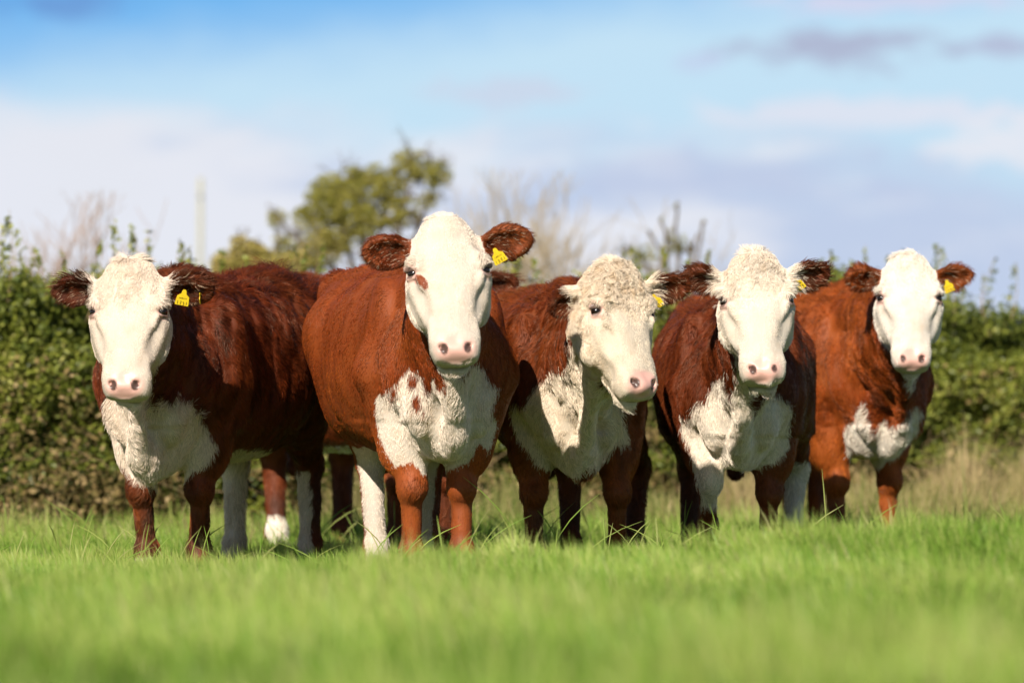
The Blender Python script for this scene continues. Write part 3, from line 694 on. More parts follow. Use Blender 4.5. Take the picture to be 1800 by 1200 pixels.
Z = lambda l: l
COWS = [
 dict(seed=1, label='leftmost cow, dark red shaggy coat, white head with a combed forelock', bw=.88, bb=.92, rump=.05, Yf=23.2, fore=300, theta=17, s=1.0, h=.93,
      brz=-.085, head=(226, 545, 22.35, -4, 67, 0), brown=(.098, .0180, .004), white=(.57, .475, .385), curl=.30, sheen_streak=1.35, len=1.5, shag=1.3, ripple=1.6, fur=95000, bellyw=.53,
      ears=[(1, .0, .12, (.15, -1, -.25), .215, .132), (1, .05, .12, (-.1, -1, -.35), .215, .135)], earwhite=.25,
      tags=[(1, .50, .22, .056, -14, 0), (1, .85, .22, .040, 30, 72)],
      legs=dict(FL=(247, 258, -.03, .03), FR=(352, 352, .0, .04), HL=(412, 412, 0, 0), HR=(545, 547, .0, .0)),
      legw=dict(FL=dict(z1=.10), HL=dict(z1=.72), HR=dict(z1=.44, side=(-1, -.6, -.0))),
      patch=[[(270, 560), (202, 640), (204, 676), (181, 705), (184, 736), (175, 762), (189, 808), (215, 831), (259, 860), (292, 866), (329, 839), (346, 825), (365, 813), (378, 785), (360, 756), (354, 730), (341, 706), (318, 689), (308, 712), (290, 700), (276, 728), (268, 715), (285, 640), (299, 586)]]),
 dict(seed=2, label='tallest cow, smooth orange-brown coat, brown spot under one eye', bw=.77, bb=.89, Yf=22.5, fore=769, theta=-10, s=1.04, h=.95,
      head=(789, 475, 21.6, 5, 66, -3), brown=(.195, .037, .006), white=(.56, .475, .39), curl=.05, sheen_streak=.55, len=.65, shag=.5, ripple=.25, fur=95000, eyespot=True, brx=.01,
      ears=[(1, .0, .10, (.15, -1, -.25), .208, .138), (1, .20, .08, (-.15, -1, -.28), .215, .140)], earwhite=.12,
      tags=[(1, .42, .30, .053, 18, 0)],
      legs=dict(FL=(724, 724, -.03, .02), FR=(812, 812, .02, .03), HL=(652, 662, -.15, -.30), HR=(757, 750, .1, .05)),
      legw=dict(FL=dict(z1=.10), FR=dict(z1=.11), HL=dict(z1=.52, side=(.9, -.5, .035)), HR=dict(z1=.55, side=(-1, -.3, .0))),
      patch=[[(760, 560), (752, 600), (769, 640), (778, 668), (786, 690), (768, 676), (762, 655), (756, 682), (749, 690), (742, 668), (732, 655), (718, 649), (690, 680), (672, 684), (656, 703), (662, 737), (670, 788), (690, 822), (724, 812), (741, 833), (775, 832), (820, 816), (843, 776), (860, 793), (871, 748), (866, 725), (878, 680), (860, 674), (849, 646), (832, 635), (815, 668), (808, 640), (830, 590)]],
      spots=[[(722, 658), (733, 664), (731, 682), (722, 676)], [(730, 694), (742, 700), (738, 724), (729, 718)], [(740, 720), (748, 722), (752, 736), (744, 732)], [(684, 690), (692, 678), (694, 694), (686, 700)]]),
 dict(seed=3, bw=.86, bb=.93, label='middle cow with curly forehead, its head turned to the right', Yf=23.3, fore=1010, theta=-5, s=.97, h=.93,
      brz=-.06, head=(1096, 548, 22.3, 37, 60, 4), brown=(.135, .027, .005), white=(.58, .485, .375), curl=1.0, len=1.3, shag=1.2, ripple=1.4, fur=95000, facebound=.10,
      ears=[(.85, -.42, .45, (.35, -1, -.2), .185, .125), (1, .22, .05, (-.1, -1, -.35), .235, .130)], earwhite=.45,
      tags=[(1, .38, .30, .052, 14, 0)],
      legs=dict(FL=(938, 938, -.0, .04), FR=(1085, 1085, -.03, .04), HL=(1000, 1004, -.1, -.1), HR=(1120, 1115, .1, .1)),
      legw=dict(FL=dict(z1=.14)),
      patch=[[(1000, 600), (992, 644), (966, 653), (933, 681), (926, 706), (894, 709), (900, 745), (915, 779), (947, 821), (975, 835), (1003, 845), (1041, 820), (1059, 817), (1078, 784), (1106, 779), (1101, 756), (1094, 723), (1108, 695), (1087, 705), (1073, 681), (1059, 674), (1060, 600)]]),
 dict(seed=4, bw=.86, bb=.97, label='striding cow with one white foreleg lifted, second from the right', Yf=23.8, fore=1297, theta=1, s=.945, h=.892,
      head=(1331, 527, 22.8, 4, 66, -2), brown=(.112, .022, .005), white=(.58, .50, .41), curl=.55, len=1.1, shag=1.0, ripple=1.5, fur=85000, facebound=.075,
      ears=[(1, .12, .10, (.0, -1, -.45), .200, .125), (1, .20, .10, (.1, -1, -.3), .215, .130)], earwhite=.42,
      tags=[(1, .36, .18, .055, 24, 0)],
      legs=dict(FL=(1247, 1243, -.17, -.02, .10), FR=(1352, 1350, .0, .02), HL=(1215, 1212, .0, .0), HR=(1400, 1392, .0, .0)),
      legw=dict(FL=dict(z1=.80, z0=.30, side=(1.0, -.6, .02)), FR=dict(z1=.20), HR=dict(z1=.5)),
      patch=[[(1268, 530), (1281, 600), (1284, 640), (1284, 695), (1278, 700), (1268, 655), (1251, 665), (1240, 700), (1220, 705), (1204, 737), (1206, 770), (1213, 793), (1225, 850), (1255, 870), (1280, 840), (1297, 836), (1339, 822), (1372, 812), (1395, 784), (1386, 761), (1393, 719), (1388, 700), (1353, 686), (1342, 690), (1325, 728), (1309, 712), (1320, 690), (1340, 665), (1352, 640), (1360, 600)]]),
 dict(seed=5, label='rightmost cow, bright orange-brown coat, smooth white face, standing half side-on', bw=.80, bb=.92, Yf=26.2, fore=1512, theta=-26, s=1.02, h=.875,
      head=(1599, 522, 25.15, 1, 66, 0), brown=(.225, .046, .007), white=(.60, .53, .45), curl=.25, len=1.0, shag=1.1, ripple=1.4, fur=85000, facebound=.03,
      ears=[(1, .12, .12, (.1, -1, -.2), .190, .122), (1, .16, .10, (-.1, -1, -.2), .205, .126)], earwhite=.08,
      tags=[(1, .42, .30, .051, 12, 0)],
      legs=dict(FL=(1468, 1472, .02, .04), FR=(1565, 1562, .0, .03), HL=(1395, 1395, .0, .0), HR=(1440, 1440, .0, .0)),
      legw=dict(), patch_back=-.40,
      patch=[[(1551, 600), (1560, 625), (1579, 653), (1584, 681), (1593, 691), (1600, 660), (1621, 640), (1625, 600)],
             [(1519, 702), (1500, 723), (1484, 756), (1493, 807), (1533, 826), (1556, 821), (1579, 805), (1612, 770), (1622, 723), (1608, 715), (1593, 728), (1580, 745), (1565, 752), (1551, 737), (1543, 755), (1535, 768), (1527, 742)]]),
 dict(seed=6, label='cow mostly hidden behind the two on the left, woolly hind leg showing', Yf=25.9, fore=742, theta=-34, s=1.07, h=.9,
      head=(794, 534, 25.0, 6, 62, 0), brown=(.13, .025, .006), white=(.76, .66, .54), curl=.5, len=1.6, shag=1.4, ripple=1.6, fur=70000,
      ears=[(1, .0, .12, (.15, -1, -.25), .20, .150), (1, .10, .12, (-.1, -1, -.25), .20, .150)], earwhite=.1,
      legs=dict(FL=(700, 700, .0, .04), FR=(780, 780, .0, .04), HL=(482, 486, .0, .0), HR=(600, 600, .0, .0)),
      legw=dict(HL=dict(z1=.20, side=(-.6, -1, -.015))),
      patch=[[(745, 640), (720, 700), (740, 780), (800, 780), (830, 700), (810, 640)]]),
]
for c_ in COWS: build_cow(c_)
# ------------------------------------------------------------------ ground, grass
RG = np.random.default_rng(11)
def leaf_material(name, cols, trans=0.35, rough=0.5, spec=0.25):
    """cols: 4 colours along the 'tone' attribute 0..1"""
    t = NT(name); f = t.attr('tone').outputs['Fac']
    r = t.n('ShaderNodeValToRGB', {0: f}); el = r.color_ramp.elements
    el[0].position = 0; el[0].color = (*cols[0], 1); el[1].position = 1; el[1].color = (*cols[-1], 1)
    for i, c in enumerate(cols[1:-1]): e = el.new((i + 1) / (len(cols) - 1)); e.color = (*c, 1)
    b = t.n('ShaderNodeBsdfPrincipled', {'Base Color': r.outputs[0], 'Roughness': rough, 'Specular IOR Level': spec})
    tr = t.n('ShaderNodeBsdfTranslucent', {'Color': r.outputs[0]})
    return t.done(t.n('ShaderNodeMixShader', {0: trans, 1: b.outputs[0], 2: tr.outputs[0]}).outputs[0])

def ground_z(x, y):
    return .022 * vnoise(x * .9, y * .45, y * 0, 41) * np.clip((y - 6) / 6, 0, 1) + .012 * vnoise(x * 2.7, y * 1.4, y * 0, 42) - .01 + .10 * np.exp(-((y - 19.0) / 1.9) ** 2) * np.clip(.85 + .60 * x, .1, 1.8)

def build_ground():
    ys = np.concatenate([np.arange(2, 40, .25), np.geomspace(40, 5000, 50)]); xs = np.concatenate([-np.geomspace(3000, 10, 30), np.arange(-9.75, 9.8, .25), np.geomspace(10, 3000, 30)])
    ys = np.concatenate([[-60, -5], ys])
    X, Y = np.meshgrid(xs, ys); Z_ = np.where((np.abs(X) < 11) & (Y < 41), ground_z(X, Y), -.01)
    n, m = X.shape; i = np.arange(n - 1)[:, None] * m + np.arange(m - 1)[None]
    Fq = np.stack([i, i + 1, i + m + 1, i + m], -1).reshape(-1, 4)
    t = NT('field_soil'); tc = t.n('ShaderNodeTexCoord').outputs['Object']
    n1 = t.noise(tc, 3.0, 6, .6).outputs[0]; n2 = t.noise(tc, .5, 3).outputs[0]
    c = t.mix(n1, (0.028, 0.045, 0.010, 1), (0.075, 0.12, 0.022, 1)); c = t.mix(t.map(n2, .4, .7), c, (0.09, 0.10, 0.03, 1))
    m_ = t.done(t.n('ShaderNodeBsdfPrincipled', {'Base Color': c, 'Roughness': .9, 'Specular IOR Level': .1,
              'Normal': t.n('ShaderNodeBump', {'Strength': .6, 'Distance': .03, 'Height': n1}).outputs[0]}).outputs[0])
    o = mesh_obj('ground', np.stack([X, Y, Z_], -1).reshape(-1, 3), Fq.ravel(), np.full(len(Fq), 4), m_)
    tag(o, 'flat pasture ground under the grass', None, None, 'structure')
build_ground()

def blades(name, x, y, hgt, wid, lean, tone, mat, z=None, az=None, curve=1.0):
    n = len(x); z = ground_z(x, y) if z is None else z
    fa = RG.uniform(0, 2 * np.pi, n) if az is None else az                    # direction it bends to
    wa = RG.uniform(-.9, .9, n)                                                # facing, mostly broadside
    wx, wy = np.cos(wa) * wid * .5, np.sin(wa) * wid * .5
    K = 4; s = np.array([0, .4, .75, 1.0]); V = np.empty((n, 7, 3), F32); T = np.empty((n, 7), F32)
    bx, by = np.cos(fa), np.sin(fa)
    for k in range(4):
        off = hgt * lean * (s[k] ** 1.9) * curve; zz = z - .01 + hgt * s[k] * (1 - .35 * lean * s[k])
        cx = x + bx * off; cy = y + by * off; w = (1.0, .85, .55, 0)[k]
        if k < 3:
            V[:, 2 * k] = np.stack([cx - wx * w, cy - wy * w, zz], 1); V[:, 2 * k + 1] = np.stack([cx + wx * w, cy + wy * w, zz], 1)
            T[:, 2 * k] = T[:, 2 * k + 1] = tone
        else: V[:, 6] = np.stack([cx, cy, zz], 1); T[:, 6] = tone
    b = np.arange(n)[:, None] * 7
    Fl = np.concatenate([b + np.array([[0, 1, 3, 2]]), b + np.array([[2, 3, 5, 4]]), b + np.array([[4, 5, 6]])], 1).ravel()
    Fs = np.tile([4, 4, 3], n)
    return mesh_obj(name, V.reshape(-1, 3), Fl, Fs, mat, None, True, (('tone', 'FLOAT', 'POINT', T),))

M_GRASS = leaf_material('grass_blades', [(.040, .080, .010), (.130, .235, .025), (.25, .41, .054), (.43, .51, .115), (.58, .51, .25)], .42, .45, .3)
M_DRY = leaf_material('dry_grass', [(.06, .10, .02), (.17, .22, .045), (.34, .29, .11), (.52, .40, .21)], .35, .7, .15)

def scatter(n, y0, y1, hw0, hwk):
    """n points in the widening strip in front of the camera, evenly per area"""
    y = y0 + (y1 - y0) * RG.random(n * 2); keep = RG.random(n * 2) < (hw0 + hwk * y) / (hw0 + hwk * y1); y = y[keep][:n]
    x = RG.uniform(-1, 1, len(y)) * (hw0 + hwk * y); return x, y
def build_grass():
    q = .15 if QUICK else 1
    parts = []
    for (n, y0, y1, h0, w0) in ((130000, 8.5, 16.5, .155, .0062), (200000, 16.5, 20.5, .110, .0046), (250000, 20.5, 27.0, .088, .0038), (70000, 27, 34.5, .15, .0060)):
        x, y = scatter(int(n * q), y0, y1, 1.0, .105)
        parts.append((x, y, np.full(len(x), h0), np.full(len(x), w0)))
    x, y, h, w = [np.concatenate([p[i] for p in parts]) for i in range(4)]
    # clumps: pull positions towards clump centres, vary height and tone by clump
    cn = vnoise(x * 5, y * 3.2, x * 0, 51); cn2 = vnoise(x * 1.4, y * .8, x * 0, 52); cn3 = vnoise(x * 15, y * 9, x * 0, 53); cn4 = vnoise(x * 10 + y * 2, y * 5, x * 0, 57)
    x = x + .02 * vnoise(x * 30, y * 30, x * 0, 54); h = h * 1.15 * (1 + .40 * cn + .30 * cn2 + .2 * cn3 + .35 * cn4) * RG.uniform(.55, 1.35, len(x)); h = np.clip(h, .03, .40)
    lean = np.clip(RG.gamma(2.2, .20, len(x)), .02, 1.5); az = 3.6 + 2.2 * vnoise(x * 2.5, y * 1.5, x * 0, 55) + RG.normal(0, .9, len(x))
    tone = .49 + .16 * cn + .28 * cn2 + .24 * cn4 - .10 * np.clip((14.5 - y) / 3, 0, 1) + RG.normal(0, .15, len(x)) + np.clip((y - 27) * .012, 0, .1)
    dead = RG.random(len(x)) < .08 + .08 * np.clip(cn2, 0, 1); tone = np.where(dead, RG.uniform(.75, 1, len(x)), np.clip(tone, 0, .80))
    o = blades('pasture_grass', x, y, h, w * RG.uniform(.7, 1.4, len(x)), lean, tone, M_GRASS, az=az)
    tag(o, 'bright green pasture grass covering the field', 'grass', None, 'stuff')
    # tall loose stems with seed heads
    P = []
    n = 230; x, y = scatter(n, 20.2, 27, .3, .092); hh = RG.uniform(.20, .36, len(x)); ll = RG.uniform(.15, .9, len(x))
    paths = []; tn = []
    spots = [(925, .50, -.5), (960, .42, .5), (1010, .33, .8), (820, .36, .7), (1455, .46, -.05), (1480, .40, .6), (1520, .36, .7), (1650, .34, .95), (1690, .40, 1.0), (1760, .52, 1.1), (1380, .38, .6), (1345, .3, -.7), (640, .3, .5), (330, .27, .2), (155, .3, -.2), (175, .27, .4), (690, .25, .5), (1150, .28, .4)]
    for i in range(len(x) + len(spots)):
        if i < len(x): X, Y, Hh, Ln, az_ = x[i], y[i], hh[i], ll[i], RG.uniform(0, 6.28)
        else:
            p, Hh, Ln = spots[i - len(x)]; Y = 22.0 + RG.random() * .4; X = (p - 900) * Y / 1e4; az_ = 0 if Ln > 0 else math.pi; Ln = abs(Ln)
        s = np.linspace(0, 1, 7); off = Hh * Ln * s ** 2
        P_ = np.stack([X + math.cos(az_) * off, Y + math.sin(az_) * off * .5, float(ground_z(np.array(X), np.array(Y))) + Hh * s * (1 - .3 * Ln * s)], 1)
        r = np.array([.0016, .0016, .0014, .0014, .0034, .0030, .0006]) if RG.random() < .7 else np.array([.0022, .003, .0034, .0032, .0026, .0016, .0005])
        paths.append((P_, r * RG.uniform(.55, .9))); tn.append(RG.uniform(.45, .9))
    V, Fl, Fs = tubes(paths, 4)
    T = np.repeat(tn, 28)
    o = mesh_obj('tall_grass', V, Fl.ravel(), Fs, M_GRASS, None, True, (('tone', 'FLOAT', 'POINT', T),))
    tag(o, 'thin taller grass stems with seed heads rising above the sward', 'tall grass', None, 'stuff')
build_grass()

# ------------------------------------------------------------------ hedge and trees
def leaf_cloud(P, size, tone, up=.4, front=.5):
    """folded rhombic leaves at points P"""
    n = len(P); size = np.broadcast_to(size, n)[:, None]
    a = RG.normal(0, 1, (n, 3)); a /= np.linalg.norm(a, axis=1)[:, None]
    nn = RG.normal(0, .6, (n, 3)) + [0, -front, up]; nn -= a * np.einsum('ij,ij->i', a, nn)[:, None]; nn /= np.linalg.norm(nn, axis=1)[:, None] + 1e-9
    b = np.cross(a, nn)
    V = np.stack([P - a * size * .5, P + b * size * .30 + nn * size * .08 - a * size * .05, P + a * size * .5, P - b * size * .30 + nn * size * .08 - a * size * .05], 1)
    i = np.arange(n)[:, None] * 4
    Fl = np.concatenate([i + np.array([[0, 1, 2]]), i + np.array([[0, 2, 3]])], 1)
    return V.reshape(-1, 3), Fl.ravel(), np.full(n * 2, 3), np.repeat(tone, 4)

def cloud_obj(name, P, size, tone, mat, parent, **k):
    V, Fl, Fs, T = leaf_cloud(P, size, tone, **k)
    return mesh_obj(name, V, Fl, Fs, mat, parent, False, (('tone', 'FLOAT', 'POINT', T),))

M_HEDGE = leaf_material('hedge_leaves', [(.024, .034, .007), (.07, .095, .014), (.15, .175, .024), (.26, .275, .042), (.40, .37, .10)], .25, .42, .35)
M_OAK = leaf_material('tree_leaves', [(.20, .20, .04), (.32, .31, .06), (.42, .37, .09), (.50, .40, .13)], .35, .5, .25)
M_BARK = simple_mat('bark', (.16, .125, .085), .85, .15, .35, 12)
M_TWIG = simple_mat('pale_twigs', (.42, .33, .21), .8, .15, .25, 9)
M_TWIGRED = simple_mat('brown_twigs', (.36, .23, .14), .8, .15, .25, 9)
M_STEM = simple_mat('dead_stems', (.36, .25, .13), .85, .1, .6, 5)

M_DEAD = leaf_material('withered_leaves', [(.035, .040, .012), (.12, .10, .03), (.26, .18, .07), (.44, .32, .16)], .25, .7, .1)
def hedge_y(x): return np.interp(x, [-7, -2.7, 3.2, 7], [29.2, 29.6, 32.9, 34.0])
def hedge_top(x): return np.interp(x, [-6, -3.0, -2.4, -1.9, -1.0, 0, 1.0, 2.0, 2.5, 3.1, 6], [1.48, 1.38, 1.35, 1.32, 1.33, 1.32, 1.31, 1.30, 1.30, 1.32, 1.34])
def build_hedge():
    root = link(bpy.data.objects.new('hedge', None)); root.location = (0, float(hedge_y(0)), 0)
    tag(root, 'long thick green hedge running behind the cows across the field', 'hedge')
    def loc(P): return P - np.array([0, float(hedge_y(0)), 0])
    # woody core
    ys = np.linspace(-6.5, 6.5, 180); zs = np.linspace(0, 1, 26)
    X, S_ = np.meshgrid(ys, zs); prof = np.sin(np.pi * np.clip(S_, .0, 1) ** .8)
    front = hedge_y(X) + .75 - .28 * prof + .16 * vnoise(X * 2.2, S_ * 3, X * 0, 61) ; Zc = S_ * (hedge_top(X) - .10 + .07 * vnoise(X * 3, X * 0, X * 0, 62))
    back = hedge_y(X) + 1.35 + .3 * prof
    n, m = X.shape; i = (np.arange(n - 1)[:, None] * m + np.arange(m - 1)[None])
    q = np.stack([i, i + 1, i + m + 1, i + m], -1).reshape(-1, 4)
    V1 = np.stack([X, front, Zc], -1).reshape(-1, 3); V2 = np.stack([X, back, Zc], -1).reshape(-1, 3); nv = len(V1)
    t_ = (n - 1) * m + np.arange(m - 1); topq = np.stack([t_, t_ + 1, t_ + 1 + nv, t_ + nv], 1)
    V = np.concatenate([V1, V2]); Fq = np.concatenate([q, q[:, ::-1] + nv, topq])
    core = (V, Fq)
    n = 270000 if not QUICK else 60000
    x = RG.uniform(-5.6, 5.6, n); sz = RG.random(n) ** .85; top = hedge_top(x) + .16 * vnoise(x * 2.0, x * 0, x * 0, 63) + .07 * vnoise(x * 8, x * 0, x * 0, 64)
    z = sz * top; prof = np.sin(np.pi * sz ** .8)
    lump = vnoise(x * 2.4, z * 3.0, x * 0, 65) * .24 + vnoise(x * 6.5, z * 7.5, x * 0, 66) * .15 + vnoise(x * 17, z * 17, x * 0, 67) * .05
    y = hedge_y(x) + .36 - .34 * prof + lump + RG.exponential(.11, n)
    onTop = RG.random(n) < .16; y = np.where(onTop, hedge_y(x) + RG.uniform(.1, 1.2, n), y); z = np.where(onTop, top + RG.normal(0, .05, n), z)
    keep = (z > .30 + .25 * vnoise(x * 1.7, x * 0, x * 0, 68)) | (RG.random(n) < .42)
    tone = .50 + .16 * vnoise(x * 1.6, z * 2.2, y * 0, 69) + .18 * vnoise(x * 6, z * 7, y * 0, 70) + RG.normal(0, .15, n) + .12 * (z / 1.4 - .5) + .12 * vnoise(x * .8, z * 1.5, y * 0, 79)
    P = np.stack([x, y, z], 1)[keep]; tone = np.clip(tone[keep], 0, 1)
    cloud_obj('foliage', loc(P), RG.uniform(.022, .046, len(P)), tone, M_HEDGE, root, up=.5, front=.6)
    # upright leafy shoots standing out of the top
    paths = []; LP = []; LT = []
    sh = [(15, 368), (28, 400), (5, 395), (203, 385), (232, 398), (262, 405), (318, 420), (333, 432), (178, 425), (60, 430), (110, 440), (390, 440), (1245, 440), (1110, 425), (1120, 445), (1460, 440), (1445, 455), (1648, 428), (1560, 450), (1588, 440), (1750, 455), (1785, 460), (1700, 470), (1730, 478), (1500, 458), (1165, 432), (1210, 445), (905, 440), (880, 420), (520, 430)]
    for px, py in sh + [(RG.uniform(-50, 1850), RG.uniform(425, 490)) for _ in range(34)]:
        Y = float(hedge_y((px - 900) * .0032)) + RG.uniform(.2, .9); top = np.array(at(px, py, Y)); base = np.array([top[0] + RG.uniform(-.08, .08), Y, hedge_top(top[0]) - .15])
        s = np.linspace(0, 1, 6)[:, None]; C_ = base + (top - base) * s + np.array([RG.uniform(-.04, .04), 0, 0]) * np.sin(s * 3)
        paths.append((C_, np.linspace(.004, .0012, 6)))
        L_ = np.linalg.norm(top - base); k = int(L_ * 130); u = RG.random(k)[:, None]
        LP.append(base + (top - base) * u + RG.normal(0, .018, (k, 3)) * (1.3 - u)); LT.append(RG.uniform(.3, .95, k))
    shoots = paths
    LP = np.concatenate(LP); cloud_obj('shoot_leaves', loc(LP), RG.uniform(.022, .045, len(LP)), np.concatenate(LT), M_HEDGE, root)
    # dead stems and bramble at the foot
    paths = list(shoots)
    for _ in range(500):
        x = RG.uniform(-4.5, 4.5); z0 = RG.uniform(0, .5); y = float(hedge_y(x)) + RG.uniform(-.12, .25); an = RG.normal(0, .9); L_ = RG.uniform(.15, .55)
        s = np.linspace(0, 1, 5)[:, None]; d0 = np.array([math.sin(an), RG.normal(0, .3), abs(math.cos(an)) * .8])
        C_ = np.array([x, y, z0]) + d0 * L_ * s - np.array([0, .1, RG.uniform(-.1, .4) * L_]) * s * s + RG.normal(0, .012, (5, 3)) * s
        paths.append((C_ if len(C_) == 6 else np.concatenate([C_, C_[-1:] + d0 * .02]), np.linspace(.0026, .0008, 6) * RG.uniform(.6, 1.3)))
    n = 60000; x = RG.uniform(-5.4, 5.4, n); z = RG.gamma(1.7, .19, n); y = hedge_y(x) + .16 - .1 * np.clip(z, 0, 1) - RG.exponential(.12, n) * (z < .4) + .2 * vnoise(x * 3, z * 4, x * 0, 75) + RG.normal(0, .10, n)
    keep = (vnoise(x * 4, z * 5, x * 0, 76) > -.35) & (z < 1.0); P = np.stack([x, y, z], 1)[keep]
    cloud_obj('dead_foliage', loc(P), RG.uniform(.02, .055, len(P)), np.clip(RG.normal(.45, .28, len(P)), 0, 1), M_DEAD, root, up=.3, front=.5)
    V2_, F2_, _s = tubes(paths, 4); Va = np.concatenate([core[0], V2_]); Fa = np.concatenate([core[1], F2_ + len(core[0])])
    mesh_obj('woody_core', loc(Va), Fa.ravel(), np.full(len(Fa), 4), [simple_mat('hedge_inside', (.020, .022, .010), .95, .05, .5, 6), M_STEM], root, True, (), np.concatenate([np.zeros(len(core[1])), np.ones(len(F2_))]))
build_hedge()

def build_dry():
    q = .3 if QUICK else 1
    n = int(130000 * q); x = RG.uniform(-4.6, 4.6, n)
    y = hedge_y(x) - RG.gamma(1.5, .75, n) + .15
    den = np.interp(x, [-5, -3.2, -2.6, -1.5, 0, 1.5, 2.2, 3.5], [.5, .55, .6, .6, .6, .7, .95, 1.0]); cl = vnoise(x * 2.4, y * 1.5, x * 0, 71)
    keep = (RG.random(n) < den * (.65 + .5 * cl)) & (y > 25.5 + .35 * np.clip(x, -1, 3)) & ((x > -1.6) | (RG.random(n) < .16) | (y > hedge_y(x) - .35)); x, y, cl, den = x[keep], y[keep], cl[keep], den[keep]; n = len(x)
    h = np.clip(1.1 - (hedge_y(x) - y) / 7, .5, 1) * np.interp(x, [-5, -2.6, 0, 1.8, 2.4, 3.5], [.22, .22, .22, .30, .38, .42]) * (1 + .6 * cl) * RG.uniform(.45, 1.2, n)
    cl3 = vnoise(x * 7, y * 3, x * 0, 78); h = h * (1 + .45 * cl3)
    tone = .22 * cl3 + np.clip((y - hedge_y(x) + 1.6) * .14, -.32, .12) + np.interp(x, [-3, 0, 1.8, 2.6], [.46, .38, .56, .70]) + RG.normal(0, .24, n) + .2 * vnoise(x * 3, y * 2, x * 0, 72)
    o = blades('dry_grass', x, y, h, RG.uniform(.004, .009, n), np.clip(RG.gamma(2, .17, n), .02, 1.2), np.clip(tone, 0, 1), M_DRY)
    tag(o, 'straw coloured long grass along the foot of the hedge', 'dry grass', None, 'stuff')
build_dry()

def grow(p, d, L, r, depth, rng, spread, out, tips, wob=.12, up=.05, kids=3):
    n = 5; pts = [np.array(p, float)]; dd = nrm(d)
    for i in range(n):
        dd = nrm(dd + rng.normal(0, wob, 3) + np.array([0, 0, up])); pts.append(pts[-1] + dd * L / n)
    out.append((np.array(pts), np.linspace(r, r * .62, n + 1)))
    if depth == 0: tips.append(pts[-1]); return
    for k in range(kids):
        i = rng.integers(2, n + 1) if k else n
        nd_ = nrm(dd + rng.normal(0, spread, 3)); grow(pts[i], nd_, L * rng.uniform(.6, .85), r * .6, depth - 1, rng, spread, out, tips, wob, up, kids)

def leafy_tree(name, label, cat, bx, Y, blobs, n, ls, tone0, mat=None, seed=1, trunk_r=.045, group=None, thr=.0):
    rng = np.random.default_rng(seed)
    b = np.array(at(bx, HORIZON, Y)); b[2] = -.05
    root = link(bpy.data.objects.new(name, None)); root.location = b; tag(root, label, cat, group)
    C_ = [np.array(at(px, py, Y)) for px, py, r in blobs]; R = [r * Y / 1e4 for _, _, r in blobs]
    low = min(c[2] - r for c, r in zip(C_, R)); fork = b + np.array([0, 0, max(.4, low * .55)])
    paths = [(np.array([b, b + (fork - b) * .5 + [.03, 0, 0], fork]), np.array([trunk_r, trunk_r * .85, trunk_r * .75]))]; out = []; tips = []
    for c, r in zip(C_, R):
        c2 = c + [0, rng.uniform(-.4, .4) * r, 0]; s = np.linspace(0, 1, 7)[:, None]; mid = fork + (c2 - fork) * s + np.array([0, 0, .12]) * np.sin(s * 3.14) + rng.normal(0, .02, (7, 3)) * s
        out.append((mid, np.linspace(trunk_r * .5, .010, 7)))
        for _ in range(7): grow(mid[rng.integers(3, 7)], rng.normal(0, 1, 3) + [0, 0, .3], r * .72, .007, 2, rng, .6, out, tips)
    V, Fl, Fs = tubes(paths, 8); mesh_obj('trunk', V - b, Fl.ravel(), Fs, M_BARK, root)
    V, Fl, Fs = tubes(out, 4); mesh_obj('limbs', V - b, Fl.ravel(), Fs, M_BARK, root)
    tot = sum(r ** 3 for r in R); P = []
    for c, r in zip(C_, R):
        k = int(n * r ** 3 / tot); q = rng.normal(0, 1, (k, 3)); q /= np.linalg.norm(q, axis=1)[:, None]; q *= (rng.random(k) ** .45)[:, None] * r
        P.append(c + q * [1, 1, .82])
    P = np.concatenate(P); f = 3.2 / (np.mean(R)) * .5
    keep = vnoise(P[:, 0] * f * 2.2, P[:, 1] * f * 2.2, P[:, 2] * f * 3.4, seed) + .8 * vnoise(P[:, 0] * f * 6, P[:, 1] * f * 6, P[:, 2] * f * 8, seed + 1) > thr
    P = P[keep]; tone = np.clip(tone0 + rng.normal(0, .17, len(P)) + .2 * vnoise(P[:, 0] * 3, P[:, 1] * 3, P[:, 2] * 3, 8), 0, 1)
    V, Fl, Fs, T = leaf_cloud(P, rng.uniform(ls * .6, ls * 1.2, len(P)), tone, up=.5, front=.2)
    mesh_obj('crown', V - b, Fl, Fs, mat or M_OAK, root, False, (('tone', 'FLOAT', 'POINT', T),))

leafy_tree('oak_tree', 'small spreading tree with olive green leaves rising behind the second cow from the left', 'tree', 668, 42,
           [(590, 350, 58), (545, 385, 34), (668, 325, 48), (722, 292, 40), (765, 305, 34), (640, 385, 44), (700, 372, 40), (752, 352, 22), (620, 312, 26), (600, 415, 40), (488, 385, 22), (560, 440, 44), (498, 430, 26)],
           70000, .029, .55, seed=21, thr=.26)
leafy_tree('yellowing_bush', 'yellowing bush showing above the hedge between the pole and the tree', 'bush', 430, 39, [(400, 468, 36), (440, 450, 34), (470, 470, 40), (420, 428, 20), (520, 462, 30)], 9000, .040, .82, seed=22, thr=.02, trunk_r=.03)
leafy_tree('sparse_shrub', 'thin shrub with a few dark leaf tufts at its twig ends, above the middle cow', 'shrub', 1190, 39,
           [(1190, 365, 10), (1225, 405, 8), (1165, 385, 10), (1190, 430, 26), (1150, 410, 8), (1240, 385, 5), (1130, 450, 30), (1175, 400, 8)], 800, .030, .30, seed=23, thr=.02, trunk_r=.018)

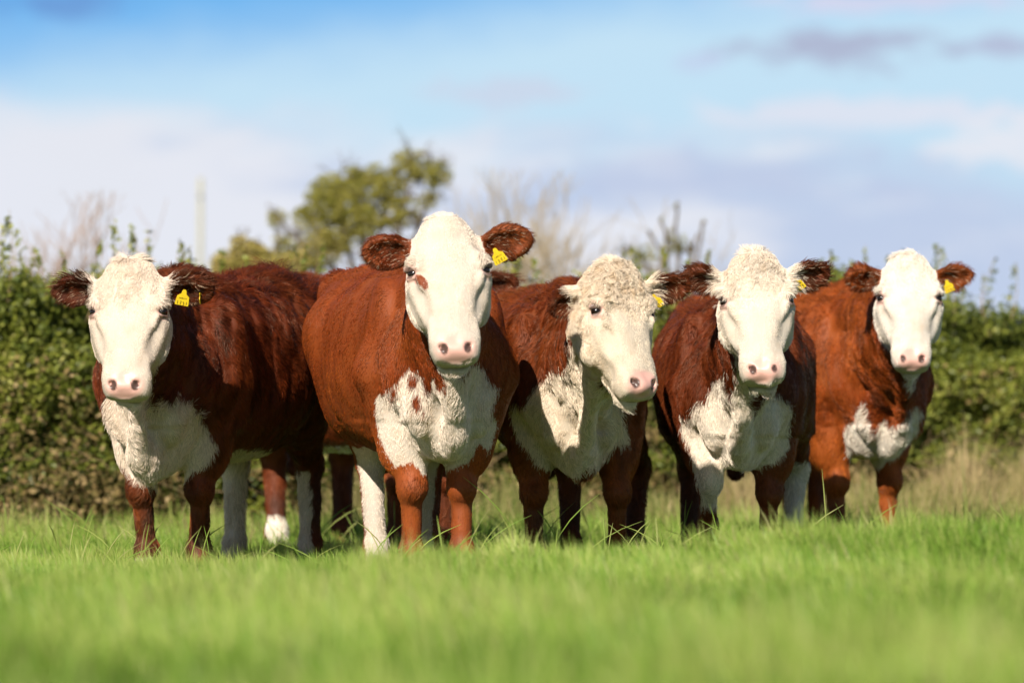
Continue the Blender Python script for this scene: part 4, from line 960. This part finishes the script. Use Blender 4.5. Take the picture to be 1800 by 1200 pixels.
def bare_shrub(label, bx, Y, top, half, mat, seed, n=9, depth=4, r0=.02):
    rng = np.random.default_rng(seed); b = np.array(at(bx, HORIZON, Y)); b[2] = -.05
    root = link(bpy.data.objects.new('bare_shrub', None)); root.location = b; tag(root, label, 'shrub', 'leafless shrubs beyond the hedge')
    Hh = at(0, top, Y)[2]; W_ = half * Y / 1e4; out = []; tips = []
    st = np.array([0, 0, .75 * Hh - .25 * W_]) * .62
    trunk = [(np.array([[0, 0, 0], st * .5 + [.02, 0, 0], st]), np.array([r0 * 2, r0 * 1.7, r0 * 1.4]))]
    for i in range(n):
        a_ = rng.uniform(-1.15, 1.15); dd = np.array([math.sin(a_) * W_ / Hh * 1.6, rng.normal(0, .35), math.cos(a_)])
        grow(st * rng.uniform(.6, 1.0), dd, (Hh - st[2]) * rng.uniform(.40, .52), r0 * .7, depth - 1, rng, .42, out, tips, .14, .06)
    V, Fl, Fs = tubes(trunk, 6); mesh_obj('trunk', V, Fl.ravel(), Fs, mat, root)
    V, Fl, Fs = tubes(out, 3); V[:, 2] = np.minimum(V[:, 2], Hh * 1.02)
    mesh_obj('twigs', V, Fl.ravel(), Fs, mat, root)
bare_shrub('leafless pale shrub nearest the left edge of the field', 92, 39, 335, 75, M_TWIGRED, 31, 13)
bare_shrub('leafless pale shrub close to the right of the leafy tree', 850, 40, 300, 60, M_TWIG, 32, 11, r0=.02)
bare_shrub('widest leafless pale shrub, fanning out above the ear of the tallest cow', 970, 41, 300, 85, M_TWIG, 33, 14, r0=.02)
bare_shrub('leafless shrub behind the thin leafy one, above the middle cow', 1185, 41, 345, 50, M_TWIG, 34, 8, r0=.016)

def build_pole():
    Y = 62.0; b = np.array(at(352, HORIZON, Y)); b[2] = 0; top = at(352, 312, Y)[2]
    V, Fl, Fs = tubes([(np.array([[0, 0, -.2], [0, 0, top * .5], [0, 0, top - .02], [0, 0, top]]), np.array([.030, .028, .026, .014])),
                       (np.array([[-.0, -.06, top - .20], [.0, .06, top - .20]]), np.array([.012, .012]))], 12)
    o = mesh_obj('utility_pole', V, Fl.ravel(), Fs, simple_mat('weathered_pole', (.40, .38, .27), .8, .2, .15, 3)); o.location = b
    tag(o, 'plain weathered wooden pole standing beyond the hedge on the left', 'pole')
build_pole()
